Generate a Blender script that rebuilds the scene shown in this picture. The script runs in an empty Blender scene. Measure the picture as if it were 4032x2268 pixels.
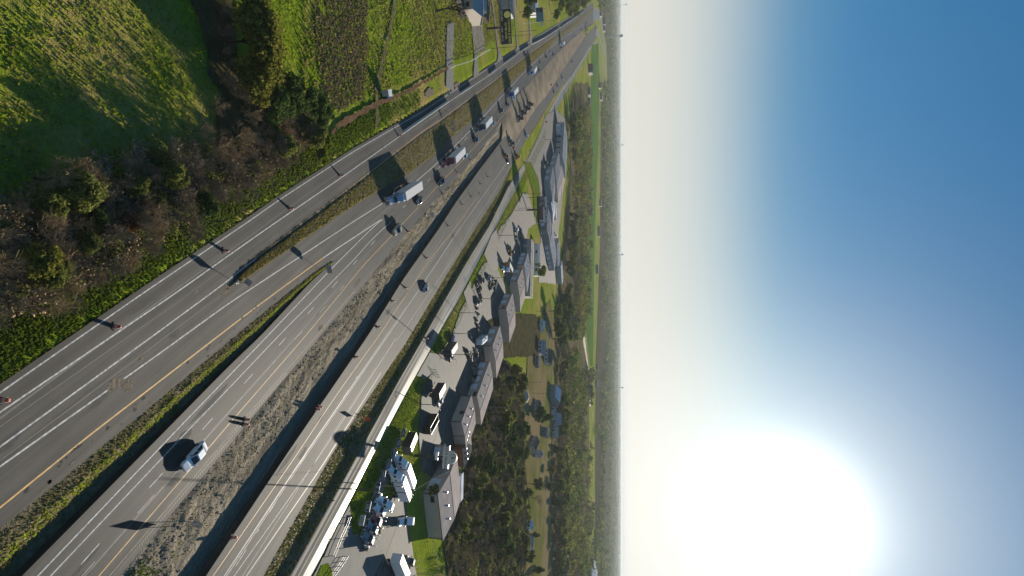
import bpy, bmesh, math, random
import numpy as np
from mathutils import Vector, Matrix, Euler
random.seed(7); RNG = np.random.default_rng(7)
SC = bpy.context.scene
COL = SC.collection
R = math.radians

# ---------------------------------------------------------------- camera
FPX, HCAM, PITCH = 2235.0, 64.0, math.atan(433 / 2235.0)   # survey photo: 4032 x 2268, drone turned on its side
cd = bpy.data.cameras.new('camera'); cam = bpy.data.objects.new('camera', cd); COL.objects.link(cam)
sp, cp = math.sin(PITCH), math.cos(PITCH)
cam.matrix_world = Matrix(((0, -1, 0, 0), (sp, 0, -cp, 0), (cp, 0, sp, HCAM), (0, 0, 0, 1)))
cd.sensor_width = 36; cd.lens = 36 * FPX / 4032; cd.clip_start = 0.5; cd.clip_end = 80000
SC.camera = cam

# ---------------------------------------------------------------- sky, sun, exposure
SUN_EL, SUN_AZ = R(14.2), R(20.5)          # azimuth clockwise from +Y
w = bpy.data.worlds.new('World'); SC.world = w; w.use_nodes = True
nt = w.node_tree; nt.nodes.clear()
sky = nt.nodes.new('ShaderNodeTexSky'); sky.sky_type = 'NISHITA'; sky.sun_disc = False
sky.sun_elevation = SUN_EL; sky.sun_rotation = SUN_AZ
sky.altitude = 100; sky.air_density = 0.8; sky.dust_density = 0.35; sky.ozone_density = 2.0
bg = nt.nodes.new('ShaderNodeBackground'); bg.inputs['Strength'].default_value = 0.05
out = nt.nodes.new('ShaderNodeOutputWorld')
gm = nt.nodes.new('ShaderNodeGamma'); gm.inputs['Gamma'].default_value = 0.56        # the photo's tone curve for the bright half of the sky
hs = nt.nodes.new('ShaderNodeHueSaturation'); hs.inputs['Value'].default_value = 1.8
tn = nt.nodes.new('ShaderNodeMix'); tn.data_type = 'RGBA'; tn.blend_type = 'MULTIPLY'; tn.inputs[0].default_value = 1.0; tn.inputs[7].default_value = (0.84, 1.06, 1.10, 1)
stc = nt.nodes.new('ShaderNodeTexCoord'); sxyz = nt.nodes.new('ShaderNodeSeparateXYZ'); nt.links.new(stc.outputs['Generated'], sxyz.inputs[0])
smr = nt.nodes.new('ShaderNodeMapRange'); smr.interpolation_type = 'SMOOTHSTEP'; smr.inputs['From Min'].default_value = -0.02; smr.inputs['From Max'].default_value = 0.34; smr.inputs['To Min'].default_value = 0.22; smr.inputs['To Max'].default_value = 1.85
nt.links.new(sxyz.outputs['Z'], smr.inputs['Value']); nt.links.new(smr.outputs[0], hs.inputs['Saturation'])      # low sky bleached by haze
nt.links.new(sky.outputs['Color'], gm.inputs['Color']); nt.links.new(gm.outputs['Color'], hs.inputs['Color']); nt.links.new(hs.outputs['Color'], tn.inputs[6]); # pale haze along the horizon and the bright aureole round the sun
hmr = nt.nodes.new('ShaderNodeMapRange'); hmr.interpolation_type = 'SMOOTHSTEP'; hmr.inputs['From Min'].default_value = 0.0; hmr.inputs['From Max'].default_value = 0.26; hmr.inputs['To Min'].default_value = 0.85; hmr.inputs['To Max'].default_value = 0.0
hx = nt.nodes.new('ShaderNodeMix'); hx.data_type = 'RGBA'; hx.inputs[7].default_value = (8.6, 8.1, 7.3, 1)
nt.links.new(sxyz.outputs['Z'], hmr.inputs['Value']); nt.links.new(hmr.outputs[0], hx.inputs[0]); nt.links.new(tn.outputs[2], hx.inputs[6])
dp = nt.nodes.new('ShaderNodeVectorMath'); dp.operation = 'DOT_PRODUCT'; dp.inputs[1].default_value = (math.sin(SUN_AZ) * math.cos(SUN_EL), math.cos(SUN_AZ) * math.cos(SUN_EL), math.sin(SUN_EL)); nt.links.new(stc.outputs['Generated'], dp.inputs[0])
dm = nt.nodes.new('ShaderNodeMath'); dm.operation = 'MAXIMUM'; dm.inputs[1].default_value = 0.0; nt.links.new(dp.outputs['Value'], dm.inputs[0])
pw = nt.nodes.new('ShaderNodeMath'); pw.operation = 'POWER'; pw.inputs[1].default_value = 300.0; nt.links.new(dm.outputs[0], pw.inputs[0])
aur = nt.nodes.new('ShaderNodeMix'); aur.data_type = 'RGBA'; aur.blend_type = 'ADD'; aur.clamp_factor = False; aur.inputs[7].default_value = (16, 15, 14, 1)
nt.links.new(pw.outputs[0], aur.inputs[0]); 
pw2 = nt.nodes.new('ShaderNodeMath'); pw2.operation = 'POWER'; pw2.inputs[1].default_value = 34.0; nt.links.new(dm.outputs[0], pw2.inputs[0])
au2 = nt.nodes.new('ShaderNodeMix'); au2.data_type = 'RGBA'; au2.blend_type = 'ADD'; au2.inputs[7].default_value = (3.4, 3.2, 3.0, 1); nt.links.new(pw2.outputs[0], au2.inputs[0]); nt.links.new(hx.outputs[2], au2.inputs[6])
nt.links.new(au2.outputs[2], aur.inputs[6]); nt.links.new(aur.outputs[2], bg.inputs['Color'])
nt.links.new(bg.outputs['Background'], out.inputs['Surface'])
sl = bpy.data.lights.new('sun', 'SUN'); sl.energy = 5.0; sl.angle = R(0.5); sl.color = (1.0, 0.91, 0.76)
so = bpy.data.objects.new('sun', sl); COL.objects.link(so)
sd = Vector((math.sin(SUN_AZ) * math.cos(SUN_EL), math.cos(SUN_AZ) * math.cos(SUN_EL), math.sin(SUN_EL)))
so.rotation_euler = sd.to_track_quat('Z', 'Y').to_euler(); so.location = (60, 160, 120)
vs = SC.view_settings; vs.view_transform = 'Standard'; vs.look = 'None'; vs.exposure = 0.95; vs.gamma = 1.0; vs.use_curve_mapping = False
SC.cycles.max_bounces = 5; SC.cycles.diffuse_bounces = 2; SC.cycles.glossy_bounces = 2; SC.cycles.transmission_bounces = 3
SC.cycles.volume_bounces = 1; SC.cycles.transparent_max_bounces = 8

# ---------------------------------------------------------------- survey helpers
def P(px, py, z=0.0):
    """ground position (plan X, Y) of a survey mark on the plane at height z"""
    u = py - 1134.0; v = px - 2016.0
    dz = v * cp - FPX * sp; t = (HCAM - z) / -dz
    return np.array([u * t, (v * sp + FPX * cp) * t])
def V(px, py, z=0.0):
    p = P(px, py, z); return Vector((p[0], p[1], z))

def tag(o, label=None, cat=None, group=None, kind=None):
    if label: o['label'] = label
    if cat: o['category'] = cat
    if group: o['group'] = group
    if kind: o['kind'] = kind
    return o
def link(o, parent=None):
    COL.objects.link(o)
    if parent is not None: o.parent = parent
    return o
def empty(name, loc=(0, 0, 0), rz=0.0, label=None, cat=None, group=None):
    o = bpy.data.objects.new(name, None); o.empty_display_size = 0.5; o.location = loc; o.rotation_euler = (0, 0, rz)
    return tag(link(o), label, cat, group)
def kids(o): return CHILD.get(o.name, [])
CHILD = {}
def meshobj(name, me, mat=None, parent=None):
    o = bpy.data.objects.new(name, me); link(o, parent)
    if mat is not None and not me.materials: me.materials.append(mat)
    if parent is not None: CHILD.setdefault(parent.name, []).append(o)
    return o
def from_np(name, v, f, mat=None, parent=None, smooth=False, uv=None):
    """v (N,3), f (M,k) uniform faces"""
    me = bpy.data.meshes.new(name); v = np.asarray(v, np.float32); f = np.asarray(f, np.int32)
    k = f.shape[1]; me.vertices.add(len(v)); me.vertices.foreach_set('co', v.ravel())
    me.loops.add(f.size); me.loops.foreach_set('vertex_index', f.ravel())
    me.polygons.add(len(f)); me.polygons.foreach_set('loop_start', np.arange(0, f.size, k, dtype=np.int32))
    me.polygons.foreach_set('loop_total', np.full(len(f), k, np.int32))
    me.polygons.foreach_set('use_smooth', np.full(len(f), bool(smooth)))
    if uv is not None:
        l = me.uv_layers.new(name='UVMap'); l.data.foreach_set('uv', np.asarray(uv, np.float32)[f.ravel()].ravel())
    me.update(); me.validate()
    return meshobj(name, me, mat, parent)

class MB:
    """collects boxes, prisms and cylinders of ONE part"""
    def __init__(s): s.v = []; s.f = []
    def add(s, vs_, fs):
        n = len(s.v); s.v += [tuple(map(float, a)) for a in vs_]; s.f += [tuple(i + n for i in f) for f in fs]; return s
    def box(s, c, d, rz=0, taper=1.0):
        x, y, z = d[0] / 2, d[1] / 2, d[2] / 2; ca, sa = math.cos(rz), math.sin(rz); pts = []
        for sz in (-1, 1):
            t = 1 if sz < 0 else taper
            for sx, sy in ((-1, -1), (1, -1), (1, 1), (-1, 1)):
                a, b = sx * x * t, sy * y * t
                pts.append((c[0] + a * ca - b * sa, c[1] + a * sa + b * ca, c[2] + sz * z))
        return s.add(pts, [(3, 2, 1, 0), (4, 5, 6, 7), (0, 1, 5, 4), (1, 2, 6, 5), (2, 3, 7, 6), (3, 0, 4, 7)])
    def loft(s, rings, cap=True):
        n = len(rings[0]); pts = [p for r_ in rings for p in r_]; fs = []
        for i in range(len(rings) - 1):
            for j in range(n):
                k = (j + 1) % n; fs.append((i * n + j, i * n + k, (i + 1) * n + k, (i + 1) * n + j))
        if cap: fs.append(tuple(range(n))[::-1]); fs.append(tuple((len(rings) - 1) * n + j for j in range(n)))
        return s.add(pts, fs)
    def cyl(s, a, b, r0, r1=None, n=8):
        a = Vector(a); b = Vector(b); r1 = r0 if r1 is None else r1
        q = (b - a).to_track_quat('Z', 'Y'); rings = []
        for p, r_ in ((a, r0), (b, r1)):
            rings.append([tuple(p + q @ Vector((r_ * math.cos(2 * math.pi * i / n), r_ * math.sin(2 * math.pi * i / n), 0))) for i in range(n)])
        return s.loft(rings)
    def lathe(s, prof, c=(0, 0, 0), n=12):
        rings = [[(c[0] + r_ * math.cos(2 * math.pi * i / n), c[1] + r_ * math.sin(2 * math.pi * i / n), c[2] + z) for i in range(n)] for r_, z in prof]
        return s.loft(rings)
    def poly(s, pts): return s.add(pts, [tuple(range(len(pts)))])
    def prism(s, prof, y0, y1):
        """profile in the X-Z plane, swept from y0 to y1"""
        return s.loft([[(x, y0, z) for x, z in prof], [(x, y1, z) for x, z in prof]])
    def build(s, name, mat, parent=None, smooth=False, bevel=0):
        me = bpy.data.meshes.new(name); me.from_pydata(s.v, [], s.f)
        bm = bmesh.new(); bm.from_mesh(me); bmesh.ops.recalc_face_normals(bm, faces=bm.faces)
        if bevel: bmesh.ops.bevel(bm, geom=[e for e in bm.edges if e.is_manifold and e.calc_face_angle(0) > 0.5], offset=bevel, segments=1, affect='EDGES')
        bm.to_mesh(me); bm.free()
        if smooth:
            for p_ in me.polygons: p_.use_smooth = True
        return meshobj(name, me, mat, parent)

def copy_tree(o, parent=None, paint=None):
    c = o.copy(); COL.objects.link(c)
    if parent is not None: c.parent = parent; CHILD.setdefault(parent.name, []).append(c)
    base = o.name.split('.')[0]
    if paint and base in paint and c.data is not None:
        c.material_slots[0].link = 'OBJECT'; c.material_slots[0].material = paint[base]
    for ch in list(kids(o)): copy_tree(ch, c, paint)
    return c
def place(proto, used, loc, rz, label, group=None, paint=None, cat=None):
    """first call moves the prototype itself, later calls copy it"""
    if proto.name not in used:
        used.add(proto.name); o = proto
        if paint:
            def rec(x):
                for c in kids(x):
                    b = c.name.split('.')[0]
                    if b in paint: c.material_slots[0].link = 'OBJECT'; c.material_slots[0].material = paint[b]
                    rec(c)
            rec(o)
    else: o = copy_tree(proto, None, paint)
    o.location = loc; o.rotation_euler = (0, 0, rz); o['label'] = label
    if group: o['group'] = group
    elif 'group' in o.keys(): del o['group']
    if cat: o['category'] = cat
    return o
USED = set()

# ---------------------------------------------------------------- materials
MATS = {}
def mat(name, col, rough=0.7, metal=0.0, spec=0.5, var=0.0, scale=1.0, bump=0.0, bscale=8.0, col2=None, detail=4.0, stretch=None, uv=False, coat=0.0):
    if name in MATS: return MATS[name]
    m = bpy.data.materials.new(name); m.use_nodes = True; N = m.node_tree.nodes; L = m.node_tree.links
    b = N['Principled BSDF']; b.inputs['Base Color'].default_value = (*col, 1); b.inputs['Roughness'].default_value = rough
    b.inputs['Metallic'].default_value = metal; b.inputs['Specular IOR Level'].default_value = spec
    if coat: b.inputs['Coat Weight'].default_value = coat; b.inputs['Coat Roughness'].default_value = 0.08
    if var or bump or col2:
        tc = N.new('ShaderNodeTexCoord'); mp = N.new('ShaderNodeMapping'); L.new(tc.outputs['UV' if uv else 'Object'], mp.inputs['Vector'])
        if stretch: mp.inputs['Scale'].default_value = stretch
        if var or col2:
            n = N.new('ShaderNodeTexNoise'); n.inputs['Scale'].default_value = scale; n.inputs['Detail'].default_value = detail
            L.new(mp.outputs['Vector'], n.inputs['Vector'])
            r = N.new('ShaderNodeValToRGB'); r.color_ramp.elements[0].position = 0.35; r.color_ramp.elements[1].position = 0.65
            c2 = col2 or tuple(min(1, c * (1 + var)) for c in col); c1 = col if col2 else tuple(c * (1 - var) for c in col)
            r.color_ramp.elements[0].color = (*c1, 1); r.color_ramp.elements[1].color = (*c2, 1)
            L.new(n.outputs['Fac'], r.inputs['Fac']); L.new(r.outputs['Color'], b.inputs['Base Color'])
        if bump:
            n2 = N.new('ShaderNodeTexNoise'); n2.inputs['Scale'].default_value = bscale; n2.inputs['Detail'].default_value = 5
            L.new(mp.outputs['Vector'], n2.inputs['Vector'])
            bp = N.new('ShaderNodeBump'); bp.inputs['Strength'].default_value = min(1, bump); bp.inputs['Distance'].default_value = max(bump, 0.02)
            L.new(n2.outputs['Fac'], bp.inputs['Height']); L.new(bp.outputs['Normal'], b.inputs['Normal'])
    MATS[name] = m; return m

def nodes_of(name, rough=0.9, spec=0.3):
    m = bpy.data.materials.new(name); m.use_nodes = True; N = m.node_tree.nodes; L = m.node_tree.links
    b = N['Principled BSDF']; b.inputs['Roughness'].default_value = rough; b.inputs['Specular IOR Level'].default_value = spec
    MATS[name] = m
    def noise(scale, detail=4, src=None, stretch=None, rough_=0.55):
        tc = N.new('ShaderNodeTexCoord'); mp = N.new('ShaderNodeMapping'); L.new(tc.outputs[src or 'Object'], mp.inputs['Vector'])
        if stretch: mp.inputs['Scale'].default_value = stretch
        n = N.new('ShaderNodeTexNoise'); n.inputs['Scale'].default_value = scale; n.inputs['Detail'].default_value = detail; n.inputs['Roughness'].default_value = rough_
        L.new(mp.outputs['Vector'], n.inputs['Vector']); return n.outputs['Fac']
    def ramp(fac, stops):
        r = N.new('ShaderNodeValToRGB'); e = r.color_ramp.elements
        while len(e) < len(stops): e.new(0.5)
        for i, (p_, c) in enumerate(stops):
            e[i].position = p_; e[i].color = (*c, 1) if len(c) == 3 else c
        L.new(fac, r.inputs['Fac']); return r.outputs['Color']
    def mix(fac, a, b_, mode='MIX'):
        x = N.new('ShaderNodeMix'); x.data_type = 'RGBA'; x.blend_type = mode
        for i, s_ in ((0, fac), (6, a), (7, b_)):
            if isinstance(s_, (int, float)): x.inputs[i].default_value = s_
            elif isinstance(s_, tuple): x.inputs[i].default_value = (*s_, 1)
            else: L.new(s_, x.inputs[i])
        return x.outputs[2]
    def bump(h, strength, dist, prev=None):
        bp = N.new('ShaderNodeBump'); bp.inputs['Strength'].default_value = strength; bp.inputs['Distance'].default_value = dist
        L.new(h, bp.inputs['Height'])
        if prev is not None: L.new(prev, bp.inputs['Normal'])
        return bp.outputs['Normal']
    return m, b, N, L, noise, ramp, mix, bump
G3 = lambda g: (g, g, g)

def grass_material(name, greens, dry, patch=0.012, dryness=0.5, bdist=0.5):
    m, b, N, L, noise, ramp, mix, bump = nodes_of(name, 1.0, 0.0)
    g = ramp(noise(0.9, 6), [(0.3, greens[0]), (0.7, greens[1])])
    g2 = mix(0.6, g, ramp(noise(0.12, 4), [(0.35, greens[0]), (0.65, greens[2])]))
    d = ramp(noise(1.6, 5), [(0.3, dry[0]), (0.7, dry[1])])
    pf = ramp(noise(patch * 2.2, 6, rough_=0.62), [(dryness - 0.06, G3(0.0)), (dryness + 0.10, G3(1.0))])
    c = mix(pf, d, g2)
    pf2 = ramp(noise(0.35, 6, rough_=0.7), [(0.60, G3(0)), (0.72, G3(0.7))])
    c = mix(pf2, c, d)
    L.new(c, b.inputs['Base Color'])
    nb = bump(noise(1.3, 6, rough_=0.65), 1.0, bdist); nb = bump(noise(5.0, 4), 0.8, bdist * 0.25, nb)
    L.new(nb, b.inputs['Normal']); return m

def asphalt_material(name, dark, light, streak=0.5, rough=0.75, cracks=True):
    m, b, N, L, noise, ramp, mix, bump = nodes_of(name, rough, 0.22)
    s = ramp(noise(1.0, 3, 'UV', (0.55, 0.006, 1)), [(0.35, dark), (0.65, light)])
    s2 = ramp(noise(1.0, 4, 'UV', (2.6, 0.03, 1)), [(0.3, G3(0.60)), (0.7, G3(1.30))])
    c = mix(streak, s, s2, 'MULTIPLY')
    f = ramp(noise(7.0, 4), [(0.3, G3(0.80)), (0.7, G3(1.2))]); c = mix(0.8, c, f, 'MULTIPLY')
    p_ = ramp(noise(0.09, 4), [(0.35, G3(0.70)), (0.65, G3(1.2))]); c = mix(0.8, c, p_, 'MULTIPLY')
    tc = N.new('ShaderNodeTexCoord'); wv = N.new('ShaderNodeTexWave'); wv.inputs['Scale'].default_value = 0.172; wv.inputs['Distortion'].default_value = 1.2; wv.inputs['Detail'].default_value = 3; wv.inputs['Detail Scale'].default_value = 0.6
    mp_ = N.new('ShaderNodeMapping'); mp_.inputs['Scale'].default_value = (1, 0.02, 1); L.new(tc.outputs['UV'], mp_.inputs['Vector']); L.new(mp_.outputs['Vector'], wv.inputs['Vector'])
    c = mix(0.75, c, ramp(wv.outputs['Fac'], [(0.15, G3(0.74)), (0.75, G3(1.12))]), 'MULTIPLY')
    pt = ramp(noise(1.0, 5, 'UV', (0.16, 0.035, 1), 0.7), [(0.56, G3(1.0)), (0.60, G3(0.70))]); c = mix(0.7, c, pt, 'MULTIPLY')
    L.new(c, b.inputs['Base Color'])
    L.new(bump(noise(14, 3), 0.35, 0.02), b.inputs['Normal']); return m

GRASS = grass_material('field_grass', [(0.1248, 0.1794, 0.0164), (0.3062, 0.3483, 0.0229), (0.2042, 0.2639, 0.0181)], [(0.2608, 0.1942, 0.0688), (0.4196, 0.3061, 0.1179)], 0.012, 0.44)
VERGE = grass_material('verge_grass', [(0.0721, 0.1270, 0.0104), (0.1704, 0.2237, 0.0161), (0.1245, 0.1754, 0.0126)], [(0.1442, 0.1210, 0.0460), (0.2229, 0.1694, 0.0747)], 0.03, 0.40)
STRIPG = grass_material('strip_grass', [(0.06, 0.075, 0.016), (0.12, 0.13, 0.024), (0.09, 0.10, 0.022)], [(0.12, 0.10, 0.06), (0.23, 0.19, 0.12)], 0.08, 0.56)
GREENF = mat('crop_green', (0.07, 0.145, 0.022), 0.9, spec=0.0, var=0.38, scale=0.03, detail=8, stretch=(0.6, 2.2, 1))
TANF = grass_material('tan_pasture', [(0.0900, 0.1080, 0.0225), (0.1530, 0.1530, 0.0360), (0.1260, 0.1350, 0.0270)], [(0.1800, 0.1350, 0.0675), (0.2520, 0.1890, 0.0990)], 0.008, 0.5)
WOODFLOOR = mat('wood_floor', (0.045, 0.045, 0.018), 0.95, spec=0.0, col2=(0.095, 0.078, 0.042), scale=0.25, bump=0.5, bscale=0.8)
ASPH_F = asphalt_material('frontage_asphalt', (0.0477, 0.0440, 0.0396), (0.0705, 0.0638, 0.0562), 0.7, 0.7)
ASPH_M = asphalt_material('main_asphalt', (0.0289, 0.0283, 0.0280), (0.0460, 0.0433, 0.0408), 0.8, 0.65)
CONC_R = asphalt_material('concrete_pavement', (0.0384, 0.0369, 0.0329), (0.0614, 0.0585, 0.0519), 0.9, 0.72)
CONC_F = asphalt_material('worn_concrete', (0.0840, 0.0770, 0.0668), (0.1344, 0.1243, 0.1060), 0.9, 0.5)
def polish(m, edge=4.2):
    N = m.node_tree.nodes; L = m.node_tree.links; b = N['Principled BSDF']; tc = N.new('ShaderNodeTexCoord'); sx = N.new('ShaderNodeSeparateXYZ'); L.new(tc.outputs['UV'], sx.inputs[0])
    mp = N.new('ShaderNodeMapping'); mp.inputs['Scale'].default_value = (1.1, 0.012, 1); L.new(tc.outputs['UV'], mp.inputs['Vector']); n = N.new('ShaderNodeTexNoise'); n.inputs['Scale'].default_value = 1.0; n.inputs['Detail'].default_value = 3; L.new(mp.outputs['Vector'], n.inputs['Vector'])
    r = N.new('ShaderNodeMapRange'); r.inputs['From Min'].default_value = edge - 0.5; r.inputs['From Max'].default_value = edge + 0.5; r.inputs['To Min'].default_value = 0.85; r.inputs['To Max'].default_value = 0.40; L.new(sx.outputs['X'], r.inputs['Value'])
    r2 = N.new('ShaderNodeMapRange'); r2.inputs['From Min'].default_value = 0.4; r2.inputs['From Max'].default_value = 0.6; r2.inputs['To Min'].default_value = -0.08; r2.inputs['To Max'].default_value = 0.22; L.new(n.outputs['Fac'], r2.inputs['Value'])
    a = N.new('ShaderNodeMath'); a.operation = 'ADD'; a.use_clamp = True; L.new(r.outputs[0], a.inputs[0]); L.new(r2.outputs[0], a.inputs[1]); L.new(a.outputs[0], b.inputs['Roughness'])
CONC_F.node_tree.nodes['Principled BSDF'].inputs['Specular IOR Level'].default_value = 0.5
polish(CONC_F)
GRAVEL = mat('lot_gravel', (0.0638, 0.0556, 0.0458), 0.85, var=0.22, scale=0.35, bump=0.08, bscale=6)
DRIVE = mat('driveway_gravel', (0.1173, 0.1029, 0.0868), 0.9, var=0.2, scale=0.5, bump=0.06, bscale=6)
APRON = mat('concrete_apron', (0.150, 0.142, 0.125), 0.85, spec=.2, var=0.1, scale=0.3)
DIRT = None
def dirt_material():
    m, b, N, L, noise, ramp, mix, bump = nodes_of('dirt', 1.0, 0.0)
    c = ramp(noise(1.0, 6, 'UV', (0.35, 0.05, 1), 0.7), [(0.30, (0.10, 0.09, 0.072)), (0.5, (0.195, 0.172, 0.136)), (0.68, (0.33, 0.28, 0.215))])
    f = ramp(noise(1.8, 6, rough_=0.7), [(0.3, G3(0.6)), (0.7, G3(1.35))]); c = mix(0.8, c, f, 'MULTIPLY')
    L.new(c, b.inputs['Base Color'])
    nb = bump(noise(0.9, 6, rough_=0.7), 1.0, 0.55); nb = bump(noise(4.0, 5), 0.8, 0.12, nb); L.new(nb, b.inputs['Normal']); return m
DIRT = dirt_material()
FILL = mat('sandy_fill', (0.2458, 0.1979, 0.1458), 0.95, spec=0.0, var=0.25, scale=0.12, bump=0.3, bscale=0.9, stretch=(1, 0.4, 1))
REDSOIL = mat('red_soil', (0.14, 0.085, 0.05), 0.95, spec=0.0, var=0.3, scale=0.6, bump=0.3, bscale=1.5)
WHITEP = mat('white_road_paint', (0.22, 0.22, 0.215), 0.7, col2=(0.58, 0.58, 0.56), scale=2.2, detail=10)
WHITEOLD = mat('worn_white_paint', (0.34, 0.34, 0.33), 0.7, col2=(0.16, 0.16, 0.155), scale=1.5, detail=8)
YELLOWP = mat('yellow_road_paint', (0.55, 0.29, 0.045), 0.6, var=0.25, scale=1.4)
YELLOWOLD = mat('worn_yellow_paint', (0.26, 0.18, 0.075), 0.7, var=0.35, scale=1.6)
TARMARK = mat('tar_seam', (0.045, 0.045, 0.046), 0.6, var=0.3, scale=1.5)
# ================================================================ GROUND AND ROADS
def curve(pts, ext=True):
    """plan line X(Y) through survey marks on the ground"""
    w_ = np.array([P(*p) for p in pts]); o = np.argsort(w_[:, 1]); w_ = w_[o]
    if ext:
        a = w_[0] - (w_[1] - w_[0]) / np.linalg.norm(w_[1] - w_[0]) * 40 if len(w_) > 1 else w_[0]
        w_ = np.vstack([a, w_])
    ys = np.concatenate([np.arange(w_[0, 1], 400, 1.0), np.geomspace(400, 4000, 300)])
    xs = np.interp(ys, w_[:, 1], w_[:, 0]); k = 5
    ker = np.hanning(2 * k + 1); ker /= ker.sum(); d = np.diff(xs, prepend=xs[0])
    sm = np.convolve(np.pad(xs, k, mode='edge'), ker, 'valid'); sm[:k] = xs[:k]; sm[-k:] = xs[-k:]
    ok = (ys > w_[0, 1] + k) & (ys < w_[-1, 1]); xs = np.where(ok, sm, xs)
    return lambda y: np.interp(y, ys, xs)
def Yof(px): return float(P(px, 1134)[1])
def hsh(i, j, s=0):
    n = np.sin(i * 127.1 + j * 311.7 + s * 74.7) * 43758.5453; return n - np.floor(n)
def vnoise(x, y, s=0):
    xi, yi = np.floor(x), np.floor(y); fx, fy = x - xi, y - yi; fx = fx * fx * (3 - 2 * fx); fy = fy * fy * (3 - 2 * fy)
    a = hsh(xi, yi, s); b = hsh(xi + 1, yi, s); c = hsh(xi, yi + 1, s); d = hsh(xi + 1, yi + 1, s)
    return (a * (1 - fx) + b * fx) * (1 - fy) + (c * (1 - fx) + d * fx) * fy
def fbm(x, y, s=0, o=4):
    r = 0; a = 0.5
    for i in range(o): r = r + a * (vnoise(x, y, s + i) - 0.5); x = x * 2.03; y = y * 2.03; a *= 0.55
    return r

# survey lines (left to right across the corridor)
cW1 = curve([(0, 1546), (555, 1160), (1000, 858), (1095, 790), (1390, 598), (1662, 440), (1876, 300), (2050, 186), (2150, 124), (2253, 62), (2309, 28), (2340, 8)])
cW2 = curve([(0, 1623), (683, 1160), (1022, 920), (1357, 690), (1579, 533), (1749, 414), (1921, 300), (2047, 207), (2095, 176), (2143, 151), (2199, 114), (2277, 61), (2298, 45), (2340, 16)])
cW3 = curve([(54, 1720), (300, 1542), (640, 1295), (878, 1120), (1009, 1014)])
cO1 = curve([(1009, 1014), (1135, 920), (1397, 725), (1529, 622), (1662, 519), (1733, 474), (1836, 397), (1923, 335), (2091, 205), (2149, 166), (2207, 122), (2261, 83), (2305, 46), (2340, 24)])
cW4 = curve([(165, 1720), (600, 1412), (900, 1195), (1380, 880), (1506, 801), (1629, 722), (1700, 662), (1785, 582), (1857, 509), (1989, 366), (2047, 302), (2093, 257), (2191, 168), (2288, 103), (2340, 64)])
cO2 = curve([(0, 1999), (344, 1720), (1000, 1215), (1274, 1014), (1509, 859)])
cStripL = curve([(0, 2082), (497, 1680), (900, 1344), (1152, 1138), (1248, 1066), (1330, 1018)])
cMainL = curve([(87, 2268), (679, 1668), (900, 1443), (1029, 1320), (1231, 1102), (1324, 1022), (1500, 868), (1700, 690), (1857, 540), (2047, 330), (2191, 195), (2340, 90)])
cWm1 = curve([(149, 2268), (720, 1668), (900, 1482), (1056, 1320), (1304, 1059), (1447, 916), (1509, 859)])
cWm2 = curve([(199, 2268), (766, 1668), (900, 1530), (1099, 1320), (1397, 1019), (1456, 951), (1530, 880)])
cYel = curve([(389, 2268), (903, 1668), (1205, 1320), (1430, 1046), (1543, 926), (1671, 790), (1782, 670), (1834, 618), (1960, 480), (2060, 360), (2140, 275), (2250, 165), (2340, 95)])
cYel2 = curve([(431, 2268), (944, 1668), (1230, 1342), (1400, 1140)])
cMainR = curve([(470, 2268), (965, 1678), (1258, 1326), (1397, 1162), (1562, 962), (1700, 800), (1754, 745), (1832, 655), (1900, 580), (1960, 500), (2018, 400), (2112, 300), (2195, 210), (2247, 160), (2298, 118), (2327, 96), (2345, 90)])
cRightL = curve([(811, 2268), (1000, 1983), (1132, 1784), (1450, 1320), (1586, 1102), (1729, 900), (1795, 797), (1890, 666), (1940, 600), (1990, 532), (2006, 580), (2033, 548), (2112, 424), (2150, 379), (2203, 300), (2267, 201), (2298, 153), (2327, 118), (2350, 100)])
cRY = curve([(910, 2165), (1152, 1814), (1327, 1552), (1493, 1320), (1700, 1012), (1778, 917), (1880, 775)])
cRA = curve([(903, 2252), (1198, 1805), (1529, 1320), (1700, 1066), (1811, 899), (1981, 662), (2050, 545)])
cRB = curve([(943, 2238), (1258, 1795), (1430, 1532), (1560, 1330)])
cRD = curve([(950, 2195), (1100, 1955), (1204, 1790), (1365, 1545), (1440, 1432)])
cRR = curve([(1036, 2268), (1307, 1788), (1350, 1717), (1447, 1572), (1596, 1353), (1700, 1178), (1790, 1030), (1870, 900), (1970, 745), (2029, 622), (2085, 525), (2150, 428), (2182, 380), (2222, 326), (2249, 300), (2278, 253), (2307, 207), (2340, 160), (2350, 145)])
cRw = curve([(1004, 2268), (1276, 1788), (1549, 1360), (1700, 1140), (1782, 1020), (1855, 897), (1961, 732), (2020, 640)])
cFL = curve([(1142, 2268), (1410, 1788), (1582, 1479), (1662, 1340), (1741, 1200), (1857, 1001), (1927, 890), (2002, 735), (2091, 602), (2139, 492), (2166, 428), (2207, 356), (2236, 316), (2262, 275), (2290, 230), (2325, 180), (2350, 160)])
cFR = curve([(1000, 2680), (1251, 2218), (1377, 1973), (1470, 1788), (1622, 1505), (1685, 1396), (1720, 1325), (1793, 1200), (1867, 1060), (1938, 921), (2041, 724), (2099, 600), (2149, 503), (2193, 428), (2257, 312), (2285, 262), (2327, 192), (2350, 172)])
cIslR = curve([(905, 1130), (1000, 1072), (1234, 915), (1397, 808), (1480, 758), (1592, 694), (1700, 620), (1774, 546), (1857, 476), (1907, 434), (1950, 388), (2035, 304), (2091, 250), (2195, 157), (2267, 108), (2309, 68), (2335, 45)])
cIslL = curve([(905, 1124), (1009, 1026), (1135, 932), (1397, 735), (1529, 630), (1662, 530), (1733, 484), (1836, 406), (1923, 342), (2091, 210), (2149, 171), (2207, 127), (2261, 87), (2305, 50), (2335, 34)])

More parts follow.
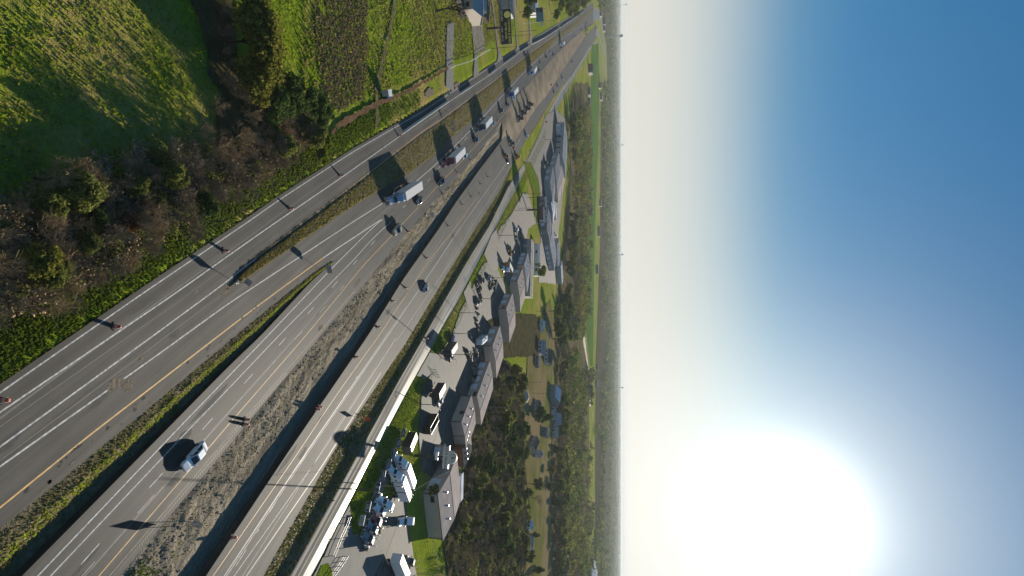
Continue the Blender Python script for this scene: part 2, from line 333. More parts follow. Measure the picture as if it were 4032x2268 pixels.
def ysamples(y0, y1, near=1.2):
    a = []; y = y0
    while y < y1: a.append(y); y += max(near, y * 0.012)
    a.append(y1); return np.array(a)
SLANT = 0.86
def strip(name, cl, cr, px0, px1, material, na=1, z=0.0, zf=None, skirt=2.0, kind='structure', near=1.2, label=None):
    y = ysamples(Yof(px0), Yof(px1), near); L_, R_ = cl(y), cr(y)
    t = np.linspace(0, 1, na + 1); X = L_[:, None] + (R_ - L_)[:, None] * t[None]; Yg = np.repeat(y[:, None], na + 1, 1)
    Z = np.full(X.shape, z) if zf is None else zf(X, Yg, np.broadcast_to(t, X.shape))
    n, k = X.shape; verts = np.stack([X, Yg, Z], -1).reshape(-1, 3)
    uv = np.stack([(X - L_[:, None]) * SLANT, Yg / SLANT], -1).reshape(-1, 2)
    i, j = np.meshgrid(np.arange(n - 1), np.arange(k - 1), indexing='ij'); a = (i * k + j).ravel()
    f = np.stack([a, a + 1, a + k + 1, a + k], 1)
    if skirt:
        b0 = len(verts); lo = np.stack([L_, y, np.full(n, -skirt)], 1); ro = np.stack([R_, y, np.full(n, -skirt)], 1)
        verts = np.vstack([verts, lo, ro]); uv = np.vstack([uv, np.stack([np.full(n, -1.), y], 1), np.stack([(R_ - L_) * SLANT + 1, y], 1)])
        q = np.arange(n - 1); l0 = q * k; f = np.vstack([f, np.stack([b0 + q, l0, l0 + k, b0 + q + 1], 1)])
        r0 = q * k + k - 1; f = np.vstack([f, np.stack([r0, b0 + n + q, b0 + n + q + 1, r0 + k], 1)])
    o = from_np(name, verts, f, material, uv=uv); o['kind'] = kind
    if label: o['label'] = label
    return o

# ground sheet: fine near the camera, coarse to the horizon, sunk under the road corridor
def ground_z(X, Y):
    z = np.minimum(-0.20 + 0.25 * fbm(X * 0.06, Y * 0.06, 3) * np.clip((400 - Y) / 300, 0.15, 1) + 0.28 * fbm(X * 0.45, Y * 0.45, 9, 3) * (Y < 330), -0.02)
    l, r = cW1(Y) - 0.9, cFR(Y) + 0.4
    d = np.minimum(X - l, r - X); side = np.clip(-d / 6, 0, 1)     # 0 at the road edge, 1 six metres away
    z = np.where(d < 0, -0.08 * (1 - side) + z * side, z)
    dip = np.clip((d - 0.3) / 2.0, 0, 1) * np.clip((330 - Y) / 30, 0, 1)
    far = (Y >= 300) & (d > -4); z = np.where(far, np.minimum(z, -0.12), z)
    return np.where(d > 0, -0.08 - 2.4 * dip, z)
def axis(lo, hi, step, end, g=1.13):
    a = list(np.arange(lo, hi, step)); s = step; x = a[-1]
    while x < end: s *= g; x += s; a.append(x)
    return a
xs = np.array(sorted([-v for v in axis(130, 131, 1.6, 45000)][::1]) + list(np.arange(-128.5, 130, 1.5)) + axis(130, 131, 1.6, 45000))
ys = np.array([-60000, -9000, -1500, -300, -60, 0, 20] + axis(30, 330, 1.5, 60000))
X, Y = np.meshgrid(xs, ys, indexing='ij'); Z = ground_z(X, Y)
nx, ny = X.shape; i, j = np.meshgrid(np.arange(nx - 1), np.arange(ny - 1), indexing='ij'); a = (i * ny + j).ravel()
g = from_np('ground', np.stack([X, Y, Z], -1).reshape(-1, 3), np.stack([a, a + ny, a + ny + 1, a + 1], 1), GRASS, smooth=True)
g['kind'] = 'structure'

off = lambda c, d: (lambda y: c(y) + d / SLANT)
# pavements
cPav1R = lambda y: np.where(y < Yof(1322), np.minimum(cStripL(y), cMainL(y)), cMainL(y))
strip('left_road', off(cW1, -0.75), cPav1R, -420, 2336, ASPH_F, 6)
strip('main_road', cMainL, cMainR, -420, 2345, ASPH_M, 6)
strip('right_road', cRightL, cRR, -420, 2350, CONC_R, 6)
strip('side_road', cFL, cFR, -420, 2350, CONC_F, 4)
# sunk grass strip between ramp and main road
def zstrip(X, Y, t):
    f = np.clip((330 - Y) / 60, 0, 1); wd = np.clip((cMainL(Y) - cStripL(Y)) / 6, 0, 1)
    return (-1.15 * np.clip((t - 0.35) / 0.45, 0, 1) * wd - 0.03 + 0.35 * fbm(X * 0.8, Y * 0.8, 21) * np.sin(np.pi * t) * wd) * f
strip('grass_strip', cStripL, cMainL, -420, 1330, STRIPG, 10, zf=zstrip, skirt=0, near=0.6)
def zmed(X, Y, t):
    f = np.clip((330 - Y) / 60, 0, 1)
    return f * (-1.5 * np.clip((t - 0.1) / 0.75, 0, 1) + (0.8 * fbm(X * 0.35, Y * 0.35, 31) + 0.6 * fbm(X * 1.3, Y * 1.3, 33)) * np.clip(t / .15, 0, 1) * np.clip((.8 - t) / .25, 0.08, 1)) - 0.03
strip('dirt_median', cMainR, cRightL, -420, 1985, DIRT, 16, zf=zmed, skirt=0, near=0.7)
def zfill(X, Y, t): return 0.5 * np.sin(np.pi * t) * np.clip((Yof(2230) - Y) / 150, 0, 1) - 0.02 + 0.3 * fbm(X * .2, Y * .2, 5) * np.sin(np.pi * t)
strip('sandy_fill', cMainR, cRightL, 1975, 2300, FILL, 8, zf=zfill, skirt=0)
def zditch(X, Y, t):
    f = np.clip((420 - Y) / 120, 0.15, 1)
    return f * (-1.1 * np.clip(t / 0.65, 0, 1) * np.clip((1 - t) / 0.3, 0, 1) + 0.3 * fbm(X * 0.7, Y * 0.7, 41) * np.sin(np.pi * t)) - 0.03
strip('grass_ditch', cRR, cFL, -420, 2345, STRIPG, 8, zf=zditch, skirt=0, near=0.8)
strip('grass_island', cIslL, cIslR, 905, 2335, STRIPG, 4, zf=lambda X, Y, t: 0.03 + (0.16 + 0.3 * fbm(X * .5, Y * .5, 51)) * np.sin(np.pi * t), skirt=0)
# the far curve of the highway
def ribbon(name, marks, width, material, z=0.03, n=60, kind='structure'):
    w_ = np.array([P(*m) for m in marks]); s = np.r_[0, np.cumsum(np.linalg.norm(np.diff(w_, axis=0), axis=1))]
    q = np.linspace(0, s[-1], n); c = np.stack([np.interp(q, s, w_[:, 0]), np.interp(q, s, w_[:, 1])], 1)
    for _ in range(3): c[1:-1] = (c[:-2] + 2 * c[1:-1] + c[2:]) / 4
    t = np.gradient(c, axis=0); t /= np.linalg.norm(t, axis=1)[:, None]; nn = np.stack([-t[:, 1], t[:, 0]], 1)
    wd = np.interp(q, np.linspace(0, s[-1], len(width)), width) if hasattr(width, '__len__') else np.full(n, width)
    l, r = c + nn * wd[:, None] / 2, c - nn * wd[:, None] / 2; zz = np.full((n, 1), z)
    v = np.vstack([np.hstack([l, zz]), np.hstack([r, zz])]); a = np.arange(n - 1)
    o = from_np(name, v, np.stack([a, a + n, a + n + 1, a + 1], 1)[:, ::-1], material, uv=np.vstack([np.stack([np.zeros(n), q], 1), np.stack([wd, q], 1)]))
    o['kind'] = kind; return o
ribbon('far_highway', [(2336, 62), (2350, 52), (2362, 62), (2369, 100), (2376, 160), (2382, 215), (2388, 300)], 26, CONC_F, 0.08)
ribbon('far_road', [(2345, 128), (2356, 130), (2364, 160), (2372, 190), (2380, 215)], 16, CONC_F, 0.12)
ribbon('far_lane', [(2362, 235), (2370, 330), (2392, 400), (2403, 470), (2420, 560)], 14, DRIVE, 0.12)

# painted lines
def line(name, c, px0, px1, width, material, z=0.006, dashes=None):
    segs = dashes or [(px0, px1)]; vv = []; ff = []; n = 0
    for p0, p1 in segs:
        y = ysamples(Yof(p0), Yof(p1), 1.5); x = c(y); h = width / 2 / SLANT
        v = np.vstack([np.stack([x - h, y, np.full(len(y), z)], 1), np.stack([x + h, y, np.full(len(y), z)], 1)]); q = np.arange(len(y) - 1)
        vv.append(v); ff.append(np.stack([q, q + len(y), q + len(y) + 1, q + 1], 1) + n); n += len(v)
    o = from_np(name, np.vstack(vv), np.vstack(ff), material); o['kind'] = 'structure'; return o
line('edge_line', cW1, -420, 2336, 0.17, WHITEP)
line('lane_line', cW2, -420, 2300, 0.20, WHITEP)
line('lane_line', cW3, -420, 1009, 0.20, WHITEP)
line('lane_line', cW4, -420, 2300, 0.20, WHITEP)
line('yellow_line', cO1, 1009, 2200, 0.17, YELLOWP)
line('yellow_line', cO2, -420, 1274, 0.20, YELLOWP)
line('gore_line', cO2, 1274, 1509, 0.24, WHITEP)
line('edge_line', cWm1, -420, 1509, 0.19, WHITEP)
line('lane_line', cWm2, -420, 1530, 0.17, WHITEP)
line('yellow_line', cYel, -420, 2300, 0.15, YELLOWP)
line('worn_line', cYel2, -420, 1400, 0.13, YELLOWOLD)
dA = [(319, 391), (587, 641), (797, 838), (962, 996), (1098, 1125), (1211, 1235), (1307, 1329), (1390, 1407), (1461, 1476)]
dA += [(s_, s_ + 11) for s_ in (1528, 1586, 1637, 1683, 1725, 1762, 1796, 1829, 1858, 1885)]
cDA = curve([(319, 2222), (391, 2140), (587, 1921), (797, 1691), (962, 1509), (1098, 1360), (1211, 1236), (1307, 1132), (1390, 1042), (1461, 966), (1528, 885), (1590, 815), (1683, 715), (1762, 620), (1858, 520), (1900, 475)])
line('lane_dash', cDA, 0, 0, 0.15, WHITEP, dashes=dA)
cDB = curve([(323, 2268), (541, 2021), (805, 1730), (911, 1611), (1045, 1462), (1160, 1337), (1258, 1231), (1400, 1075)])
line('worn_dash', cDB, 0, 0, 0.14, WHITEOLD, dashes=[(323, 373), (541, 608), (700, 716), (785, 805), (911, 954), (1045, 1084), (1160, 1191), (1258, 1281), (1340, 1355)])
line('yellow_line', cRY, -420, 1880, 0.15, YELLOWP)
line('lane_line', cRA, -420, 2050, 0.17, WHITEP)
line('lane_line', cRB, -420, 1560, 0.16, WHITEP)
line('worn_dash', cRD, 0, 0, 0.15, WHITEP, dashes=[(930, 970), (1010, 1019), (1060, 1098), (1130, 1145), (1180, 1204), (1232, 1250), (1265, 1290), (1350, 1372), (1400, 1408)])
line('edge_line', cRw, 1560, 2020, 0.16, WHITEOLD)
line('edge_line', off(cRY, 6.3), -420, 1480, 0.12, WHITEOLD)
for k, (c_, d_) in enumerate(((cW2, 1.3), (cW3, 1.25), (cW1, 2.3), (cYel, -1.7), (cRA, -0.5), (cRB, 2.6))):
    line('tar_seam', off(c_, d_), -420, (1300, 1000, 1560, 1500, 1600, 1500)[k], (0.10, 0.10, 0.22, 0.18, 0.35, 0.3)[k], TARMARK, 0.004)
line('rumble_strip', off(cYel2, 0.55), 0, 0, 0.32, TARMARK, 0.004, [(x_, x_ + 3.0) for x_ in np.arange(-60, 1130, 7.5)])

OLIVEF = grass_material('olive_clearing', [(0.06, 0.065, 0.02), (0.13, 0.125, 0.035), (0.10, 0.10, 0.03)], [(0.12, 0.095, 0.05), (0.18, 0.14, 0.08)], 0.01, 0.5)
# lots, drives, fields: sheets a few centimetres above the ground sheet
LAYER = [0.10]
def sheet(name, marks, material, rag=0.25, step=None, z=None, kind='structure', edge=3.0):
    pts = [P(*m) for m in marks]; dense = []
    for a, b in zip(pts, pts[1:] + pts[:1]):
        d = np.linalg.norm(b - a); n = max(2, int(d / edge))
        for q in range(n): dense.append(a + (b - a) * q / n)
    d = np.array(dense); r = rag * edge
    d = d + np.stack([fbm(d[:, 0] / edge * .9, d[:, 1] / edge * .9, 61), fbm(d[:, 0] / edge * .9, d[:, 1] / edge * .9, 67)], 1) * 4 * r
    LAYER[0] += 0.006; zz = LAYER[0] if z is None else z
    bm = bmesh.new(); vs_ = [bm.verts.new((p[0], p[1], zz)) for p in d]; es = [bm.edges.new((vs_[k], vs_[(k + 1) % len(vs_)])) for k in range(len(vs_))]
    bmesh.ops.triangle_fill(bm, use_beauty=True, edges=es)
    for f_ in bm.faces:
        if f_.normal.z < 0: f_.normal_flip()
    me = bpy.data.meshes.new(name); bm.to_mesh(me); bm.free(); o = meshobj(name, me, material); o['kind'] = kind; return o
sheet('gravel_lot', [(1655, 1850), (1648, 1700), (1656, 1600), (1668, 1510), (1715, 1455), (1720, 1405), (1775, 1330), (1812, 1228), (1860, 1130), (1895, 1050), (1935, 1010), (1960, 1060), (1990, 1130), (1985, 1230), (1935, 1330), (1905, 1430), (1868, 1540), (1830, 1640), (1790, 1760), (1760, 1850), (1720, 1900)], GRAVEL, edge=2.0)
sheet('gravel_lot', [(1920, 1000), (1950, 930), (1975, 890), (2010, 850), (2060, 760), (2078, 760), (2110, 880), (2080, 900), (2060, 1000), (2030, 1090), (2000, 1130), (1975, 1060)], DRIVE, edge=2.5)
sheet('gravel_lot', [(2072, 640), (2095, 590), (2120, 540), (2150, 450), (2190, 430), (2228, 470), (2224, 700), (2200, 900), (2186, 1120), (2120, 1110), (2130, 900), (2115, 880), (2105, 780)], GRAVEL, edge=4)
sheet('gravel_lot', [(1500, 1968), (1592, 1945), (1612, 2100), (1640, 2268), (1640, 2400), (1300, 2500), (1420, 2268), (1510, 2190), (1497, 2105)], GRAVEL, edge=1.5)
sheet('concrete_apron', [(1330, 2070), (1376, 1988), (1386, 2110), (1462, 2078), (1500, 2110), (1512, 2190), (1470, 2268), (1440, 2420), (1150, 2420), (1256, 2222)], APRON, 0.08, edge=1.5)
sheet('grass_plot', [(1244, 2268), (1262, 2225), (1290, 2216), (1303, 2245), (1312, 2310), (1240, 2330)], VERGE, 0.05, edge=1.0, z=0.2)
sheet('walkway', [(1536, 1792), (1556, 1766), (1566, 1790), (1520, 1900), (1492, 1960), (1465, 2045), (1430, 2060), (1450, 1990), (1490, 1880)], APRON, 0.05, edge=1.0)
sheet('driveway', [(1672, 1490), (1640, 1480), (1690, 1388), (1730, 1395), (1722, 1455)], APRON, 0.1, edge=1.5)
sheet('driveway', [(1825, 1152), (1850, 1105), (1862, 1180), (1868, 1250), (1850, 1240)], DRIVE, 0.1, edge=1.5)
sheet('driveway', [(1905, 1000), (1935, 925), (1955, 900), (1962, 1000), (1960, 1060), (1935, 1070)], DRIVE, 0.1, edge=1.5)
sheet('driveway', [(1760, 95), (1787, 88), (1782, 200), (1781, 268), (1786, 360), (1755, 345), (1757, 260), (1757, 180)], mat('drive_asphalt', (0.13, 0.125, 0.12), .8, var=.12, scale=.5), 0.06, edge=2)
sheet('driveway', [(1785, -40), (1853, -40), (1860, 62), (1865, 100), (1872, 100), (1893, 55), (1905, 150), (1908, 200), (1877, 205), (1885, 298), (1862, 312), (1868, 230), (1858, 130), (1850, 66), (1812, 72)], DRIVE, 0.05, edge=2)
sheet('driveway', [(1928, -30), (1934, -30), (1948, 60), (1962, 190), (1980, 232), (1955, 248), (1962, 215), (1952, 150), (1945, 70)], DRIVE, 0.05, edge=2)
sheet('driveway', [(2008, -40), (2030, -40), (2032, 110), (2036, 165), (2043, 188), (2034, 196), (2030, 120), (2020, 0)], DRIVE, 0.05, edge=3)
sheet('driveway', [(2083, 78), (2087, 78), (2091, 140), (2097, 172), (2084, 170), (2084, 130)], DRIVE, 0.05, edge=3)
sheet('dirt_track', [(1553, -40), (1564, -40), (1548, 80), (1528, 170), (1505, 260), (1490, 330), (1487, 400), (1492, 478), (1475, 500), (1478, 420), (1473, 350), (1492, 260), (1520, 160), (1540, 60)], mat('track_soil', (0.13, 0.115, 0.06), .95, spec=0.0, var=.35, scale=.8), 0.35, edge=1.2)
sheet('red_ditch', [(1300, 520), (1345, 470), (1420, 430), (1475, 402), (1560, 372), (1640, 330), (1705, 296), (1760, 262), (1765, 270), (1700, 312), (1640, 346), (1560, 388), (1480, 424), (1420, 455), (1345, 498), (1310, 530)], REDSOIL, 0.3, edge=1.5)
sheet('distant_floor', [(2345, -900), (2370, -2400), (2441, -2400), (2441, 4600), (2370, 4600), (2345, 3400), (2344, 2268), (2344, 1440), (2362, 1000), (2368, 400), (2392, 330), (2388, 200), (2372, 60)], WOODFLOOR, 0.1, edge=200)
sheet('bright_field', [(2330, 176), (2356, 172), (2360, 300), (2356, 570), (2349, 720), (2344, 880), (2340, 1000), (2338, 1200), (2336, 1320), (2334, 1440), (2323, 1440), (2312, 1330), (2300, 1240), (2298, 1200), (2307, 1000), (2311, 880), (2317, 720), (2325, 560), (2327, 300)], GREENF, 0.1, edge=12)
sheet('tan_pasture', [(2080, 1330), (2110, 1280), (2165, 1180), (2180, 1250), (2190, 1400), (2178, 1480), (2165, 1700), (2160, 1900), (2170, 2268), (2175, 2500), (2060, 2500), (2065, 2268), (2085, 2000), (2065, 1850), (2060, 1600), (2075, 1450)], TANF, 0.3, edge=6)
sheet('brown_field', [(2300, 1290), (2310, 1400), (2322, 1480), (2325, 1600), (2300, 1600), (2290, 1400)], mat('plough', (0.14, 0.10, 0.075), .95, var=.2, scale=.03), 0.2, edge=10)
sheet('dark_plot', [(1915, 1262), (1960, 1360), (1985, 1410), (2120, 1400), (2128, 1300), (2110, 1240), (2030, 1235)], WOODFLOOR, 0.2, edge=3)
sheet('bright_lawn', [(2060, 640), (2090, 640), (2118, 700), (2128, 770), (2120, 830), (2105, 860), (2098, 760), (2080, 690)], VERGE, .1, edge=2)
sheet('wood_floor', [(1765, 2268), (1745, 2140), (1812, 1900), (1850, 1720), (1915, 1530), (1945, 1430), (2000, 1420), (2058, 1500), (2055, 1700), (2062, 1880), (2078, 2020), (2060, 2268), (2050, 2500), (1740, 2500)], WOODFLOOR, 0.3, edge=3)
sheet('wood_clearing', [(2262, 330), (2318, 330), (2310, 560), (2300, 900), (2296, 1210), (2288, 1300), (2320, 1480), (2318, 2268), (2315, 2500), (2180, 2500), (2175, 2268), (2166, 1900), (2172, 1700), (2190, 1400), (2185, 1250), (2200, 1120), (2225, 900), (2245, 700), (2245, 440)], OLIVEF, 0.3, edge=10)
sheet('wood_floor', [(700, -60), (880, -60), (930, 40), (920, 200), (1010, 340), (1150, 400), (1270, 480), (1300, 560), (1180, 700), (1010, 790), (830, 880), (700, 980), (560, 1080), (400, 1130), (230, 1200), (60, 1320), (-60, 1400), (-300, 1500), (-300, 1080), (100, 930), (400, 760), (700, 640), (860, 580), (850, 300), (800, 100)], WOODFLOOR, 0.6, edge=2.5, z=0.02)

# spills, potholes and patches on the old pavement
SPILL = mat('dirt_spill', (0.20, 0.165, 0.12), .95, spec=0.0, var=.35, scale=2.5); PATCH = mat('asphalt_patch', (0.035, 0.034, 0.033), .85, var=.3, scale=1.5); POT = mat('pothole', (0.03, 0.029, 0.027), .95, var=.3, scale=2)
def blob(name, px, py, rx, ry, m, z=0.012, seed=0, n=16):
    c = P(px, py); r_ = np.random.default_rng(seed); an = math.atan2(1, float(cYel(c[1] + 1) - cYel(c[1]))); v = [(c[0], c[1], z)]
    for k in range(n):
        a = 2 * math.pi * k / n; q = r_.uniform(.55, 1.2); x, y = math.cos(a) * rx * q, math.sin(a) * ry * q
        v.append((c[0] + x * math.cos(an) - y * math.sin(an), c[1] + x * math.sin(an) + y * math.cos(an), z))
    me = bpy.data.meshes.new(name); me.from_pydata(v, [], [(0, 1 + k, 1 + (k + 1) % n) for k in range(n)]); o = meshobj(name, me, m); o['kind'] = 'structure'; return o
for k, (px, py, rx, ry) in enumerate(((460, 1505, 1.6, .7), (505, 1520, 1.0, .8), (558, 1410, .7, .35), (905, 1120, 1.6, .7), (885, 1150, 1.2, .4), (1407, 1112, 1.6, .6), (1262, 1290, 1.2, .5), (770, 1150, .5, .3), (1690, 368, 6, 1.6), (1800, 340, 5, 1.4))): blob('dirt_spill', px, py, rx, ry, SPILL, seed=k)
r_ = np.random.default_rng(44)
for k in range(34):
    px = r_.uniform(60, 1180); y = Yof(px); x = float(cStripL(y)) - r_.uniform(.3, 2.3); v_ = x * FPX / (y * cp + HCAM * sp) + 1134; blob('pothole', px, v_, r_.uniform(.12, .5), r_.uniform(.08, .3), POT if k % 3 else SPILL, seed=k, n=9)
for k, (c_, lo, hi) in enumerate(((cW1, .4, 11), (cMainL, 1, 9), (cRightL, 1, 9))):
    for q in range(9):
        px = r_.uniform(0, 1500); y = Yof(px); x = float(c_(y)) + r_.uniform(lo, hi)
        if k == 0 and x > float(cStripL(y)) - 1: continue
        v_ = x * FPX / (y * cp + HCAM * sp) + 1134; blob('asphalt_patch', px, v_, r_.uniform(1.0, 6.0), r_.uniform(.25, .9), PATCH, 0.003, seed=q + 50, n=8)
# ================================================================ VEGETATION
def leaf_mat(name, c0, c1, transl=0.35):
    m = bpy.data.materials.new(name); m.use_nodes = True; N = m.node_tree.nodes; L = m.node_tree.links; N.clear()
    o = N.new('ShaderNodeOutputMaterial'); g_ = N.new('ShaderNodeNewGeometry'); r = N.new('ShaderNodeValToRGB')
    r.color_ramp.elements[0].color = (*c0, 1); r.color_ramp.elements[1].color = (*c1, 1); L.new(g_.outputs['Random Per Island'], r.inputs['Fac'])
    d = N.new('ShaderNodeBsdfDiffuse'); t = N.new('ShaderNodeBsdfTranslucent'); mx = N.new('ShaderNodeMixShader'); mx.inputs[0].default_value = transl
    L.new(r.outputs['Color'], d.inputs['Color']); L.new(r.outputs['Color'], t.inputs['Color']); L.new(d.outputs[0], mx.inputs[1]); L.new(t.outputs[0], mx.inputs[2])
    L.new(mx.outputs[0], o.inputs['Surface']); MATS[name] = m; return m
LEAF_DARK = leaf_mat('evergreen_leaves', (0.041, 0.075, 0.021), (0.116, 0.164, 0.039), 0.25)
LEAF_OLIVE = leaf_mat('olive_leaves', (0.085, 0.104, 0.026), (0.220, 0.228, 0.058))
LEAF_SUNLIT = leaf_mat('sunlit_gold_leaves', (0.09, 0.10, 0.020), (0.25, 0.23, 0.045))  # low sun's gold on the evergreens put into the leaf colour
LEAF_FRESH = leaf_mat('fresh_leaves', (0.081, 0.115, 0.014), (0.172, 0.213, 0.029))
TWIG = leaf_mat('grey_twigs', (0.133, 0.106, 0.073), (0.267, 0.211, 0.146), 0.0)
TWIGB = leaf_mat('brown_twigs', (0.190, 0.133, 0.082), (0.405, 0.306, 0.181), 0.0)
RUST = leaf_mat('rusty_leaves', (0.091, 0.035, 0.014), (0.168, 0.070, 0.032))
BARK = mat('bark', (0.07, 0.055, 0.042), 0.95, spec=0.1, var=0.3, scale=3)
BLADE = leaf_mat('grass_blades', (0.151, 0.218, 0.017), (0.353, 0.429, 0.030), 0.35)
BLADEV = leaf_mat('verge_blades', (0.079, 0.117, 0.013), (0.169, 0.210, 0.022), 0.3)
BLADED = leaf_mat('dry_blades', (0.186, 0.165, 0.043), (0.388, 0.316, 0.122), 0.25)

def quads(c, u, v):
    n = len(c); p = np.stack([c - u - v, c + u - v, c + u + v, c - u + v], 1).reshape(-1, 3)
    return p, np.arange(4 * n).reshape(n, 4)
def rdir(rng, n):
    d = rng.normal(size=(n, 3)); return d / np.linalg.norm(d, axis=1)[:, None]
def crown_np(rng, n, H, R_, z0, leaf, clumps=26, shape='round', spread=0.22):
    """leaf-sized faces in clumps spread through the crown"""
    zc = (H + z0) / 2; rz = (H - z0) / 2
    d = rdir(rng, clumps); d[:, 2] = np.where(d[:, 2] < -0.5, -d[:, 2], d[:, 2])
    rad = rng.uniform(0.45, 0.95, clumps)[:, None]; c = d * rad * np.array([R_, R_, rz]) + np.array([0, 0, zc])
    if shape == 'cone':
        h = rng.uniform(0, 1, clumps) ** 1.3; a = rng.uniform(0, 6.283, clumps); r = (1 - h) * R_ * rng.uniform(.5, 1, clumps)
        c = np.stack([np.cos(a) * r, np.sin(a) * r, z0 + h * (H - z0) * .95], 1)
    k = rng.integers(0, clumps, n); cr = rng.uniform(0.6, 1.3, clumps)[k][:, None]
    off_ = rdir(rng, n) * (rng.uniform(0.2, 1, n) ** 0.5)[:, None] * cr * spread * np.array([R_ * 1.5, R_ * 1.5, rz * 1.3])
    p = c[k] + off_; p[:, 2] = np.maximum(p[:, 2], z0 * 0.6)
    u = rdir(rng, n); v = np.cross(u, rdir(rng, n)); v /= np.linalg.norm(v, axis=1)[:, None] + 1e-6
    s = leaf * rng.uniform(0.6, 1.3, n)[:, None]; return quads(p, u * s / 2, v * s * 0.38)
def prisms(a, b, ra, rb):
    """three-sided tapered rods, one per row"""
    d = b - a; ln = np.linalg.norm(d, axis=1)[:, None] + 1e-9; d = d / ln
    h = np.where(np.abs(d[:, 2:3]) < 0.9, np.array([[0, 0, 1.]]), np.array([[1., 0, 0]])); x = np.cross(d, h); x /= np.linalg.norm(x, axis=1)[:, None]; y = np.cross(d, x)
    vs_ = []
    for base, r in ((a, ra), (b, rb)):
        for q in range(3):
            t = 2.0944 * q; vs_.append(base + (x * math.cos(t) + y * math.sin(t)) * r[:, None])
    v = np.stack(vs_, 1).reshape(-1, 3); n = len(a); o = np.arange(n)[:, None] * 6
    f = np.concatenate([o + np.array([[q, (q + 1) % 3, 3 + (q + 1) % 3, 3 + q]]) for q in range(3)], 0); return v, f
def bare_np(rng, H, spread=0.75, levels=5, kids_=(4, 4, 4, 3, 3), r0=None, lean=0.1):
    r0 = r0 or H * 0.022; segs = []; cur = [(np.array([0, 0, 0.]), np.array([rng.normal() * lean, rng.normal() * lean, 1.]), H * 0.30, r0)]
    for lv in range(levels):
        nxt = []
        for p, d, l, r in cur:
            d = d / np.linalg.norm(d); q = p + d * l; segs.append((lv, p, q, r, r * 0.68))
            for c in range(kids_[lv]):
                e = d + rng.normal(size=3) * spread * (0.55 if lv == 0 else 0.62); e[2] += 0.22
                st = q if c < 2 else p + d * l * rng.uniform(0.45, 0.95)
                nxt.append((st, e, l * rng.uniform(0.55, 0.88), r * 0.52))
        cur = nxt
    tr = [s for s in segs if s[0] <= 1]; br = [s for s in segs if s[0] > 1]
    pk = lambda S: prisms(np.array([s[1] for s in S]), np.array([s[2] for s in S]), np.array([s[3] for s in S]), np.array([s[4] for s in S]))
    tw_a = np.array([c[0] for c in cur]); tw_d = np.array([c[1] / np.linalg.norm(c[1]) for c in cur]); tw_l = np.array([c[2] for c in cur])[:, None] * 1.5
    ux = np.cross(tw_d, rdir(rng, len(cur))); ux /= np.linalg.norm(ux, axis=1)[:, None]
    tv, tf = quads(tw_a + tw_d * tw_l / 2, ux * max(0.012, H * 0.0022), tw_d * tw_l / 2)
    cv, cf = pk(br); return pk(tr), (np.vstack([cv, tv]), np.vstack([cf, tf + len(cv)]))
def trunk_np(rng, H, z1, r, limbs=6, R_=2.0):
    a = [np.array([0, 0, -0.3])]; b = [np.array([rng.normal() * .1, rng.normal() * .1, z1])]; ra = [r]; rb = [r * .6]
    for _ in range(limbs):
        t = rng.uniform(0.55, 1); s = np.array([0, 0, z1 * t]); an = rng.uniform(0, 6.28)
        a.append(s); b.append(np.array([math.cos(an) * R_ * .6, math.sin(an) * R_ * .6, z1 + (H - z1) * rng.uniform(.2, .6)])); ra.append(r * .5); rb.append(r * .15)
    return prisms(np.array(a), np.array(b), np.array(ra), np.array(rb))
def tree_proto(name, cat, crown, trunk, cm, tm=None):
    t = empty(name, cat=cat)
    from_np('trunk', *trunk, tm or BARK, t); from_np('crown', *crown, cm, t); return t
PROTO = {}
def mk(key, fn): PROTO[key] = fn()
rg = lambda s: np.random.default_rng(s)
for k in range(3):
    def f_(k=k):
        rng = rg(100 + k); tr, cr = bare_np(rng, 8.0, levels=5, kids_=(4, 4, 4, 4, 3)); return tree_proto('bare_tree', 'tree', cr, tr, (TWIG, TWIGB, TWIG)[k], BARK)
    mk('bareN%d' % k, f_)
    def f_(k=k):
        rng = rg(110 + k); tr, cr = bare_np(rng, 8.0, levels=4, kids_=(4, 4, 4, 4), spread=.8); return tree_proto('bare_tree', 'tree', cr, tr, (TWIG, TWIGB, TWIGB)[k], BARK)
    mk('bareM%d' % k, f_)
    def f_(k=k):
        rng = rg(120 + k); return tree_proto('leafy_tree', 'tree', crown_np(rng, 4200, 8, 3.4, 1.2, 0.34, 34), trunk_np(rng, 8, 3, .22), (LEAF_OLIVE, LEAF_DARK, LEAF_SUNLIT)[k])
    mk('leafN%d' % k, f_)
    def f_(k=k):
        rng = rg(130 + k); return tree_proto('leafy_tree', 'tree', crown_np(rng, 1000, 8, 3.3, 1.5, 0.62, 24), trunk_np(rng, 8, 3, .2), (LEAF_OLIVE, LEAF_DARK, LEAF_FRESH)[k])
    mk('leafM%d' % k, f_)
    def f_(k=k):
        rng = rg(140 + k); return tree_proto('evergreen_tree', 'tree', crown_np(rng, 700, 8, 3.2, .8, 0.8, 20, 'cone' if k == 1 else 'round'), trunk_np(rng, 8, 3, .2), (LEAF_DARK, LEAF_DARK, LEAF_OLIVE)[k])
    mk('everM%d' % k, f_)
def f_():
    rng = rg(150); tr, cr = bare_np(rng, 5, levels=4, kids_=(5, 4, 4, 3), spread=.9, r0=.07); return tree_proto('bare_shrub', 'shrub', cr, tr, TWIGB)
mk('shrubB', f_)
def f_():
    rng = rg(151); return tree_proto('leafy_shrub', 'shrub', crown_np(rng, 1500, 3.5, 2.0, .2, 0.28, 18), trunk_np(rng, 3.5, 1, .08, 4, 1), LEAF_FRESH)
mk('shrubG', f_)
def f_():
    rng = rg(152); return tree_proto('rusty_tree', 'tree', crown_np(rng, 1100, 6, 2.2, 1.0, 0.32, 20), trunk_np(rng, 6, 2, .14), RUST)
mk('rusty', f_)
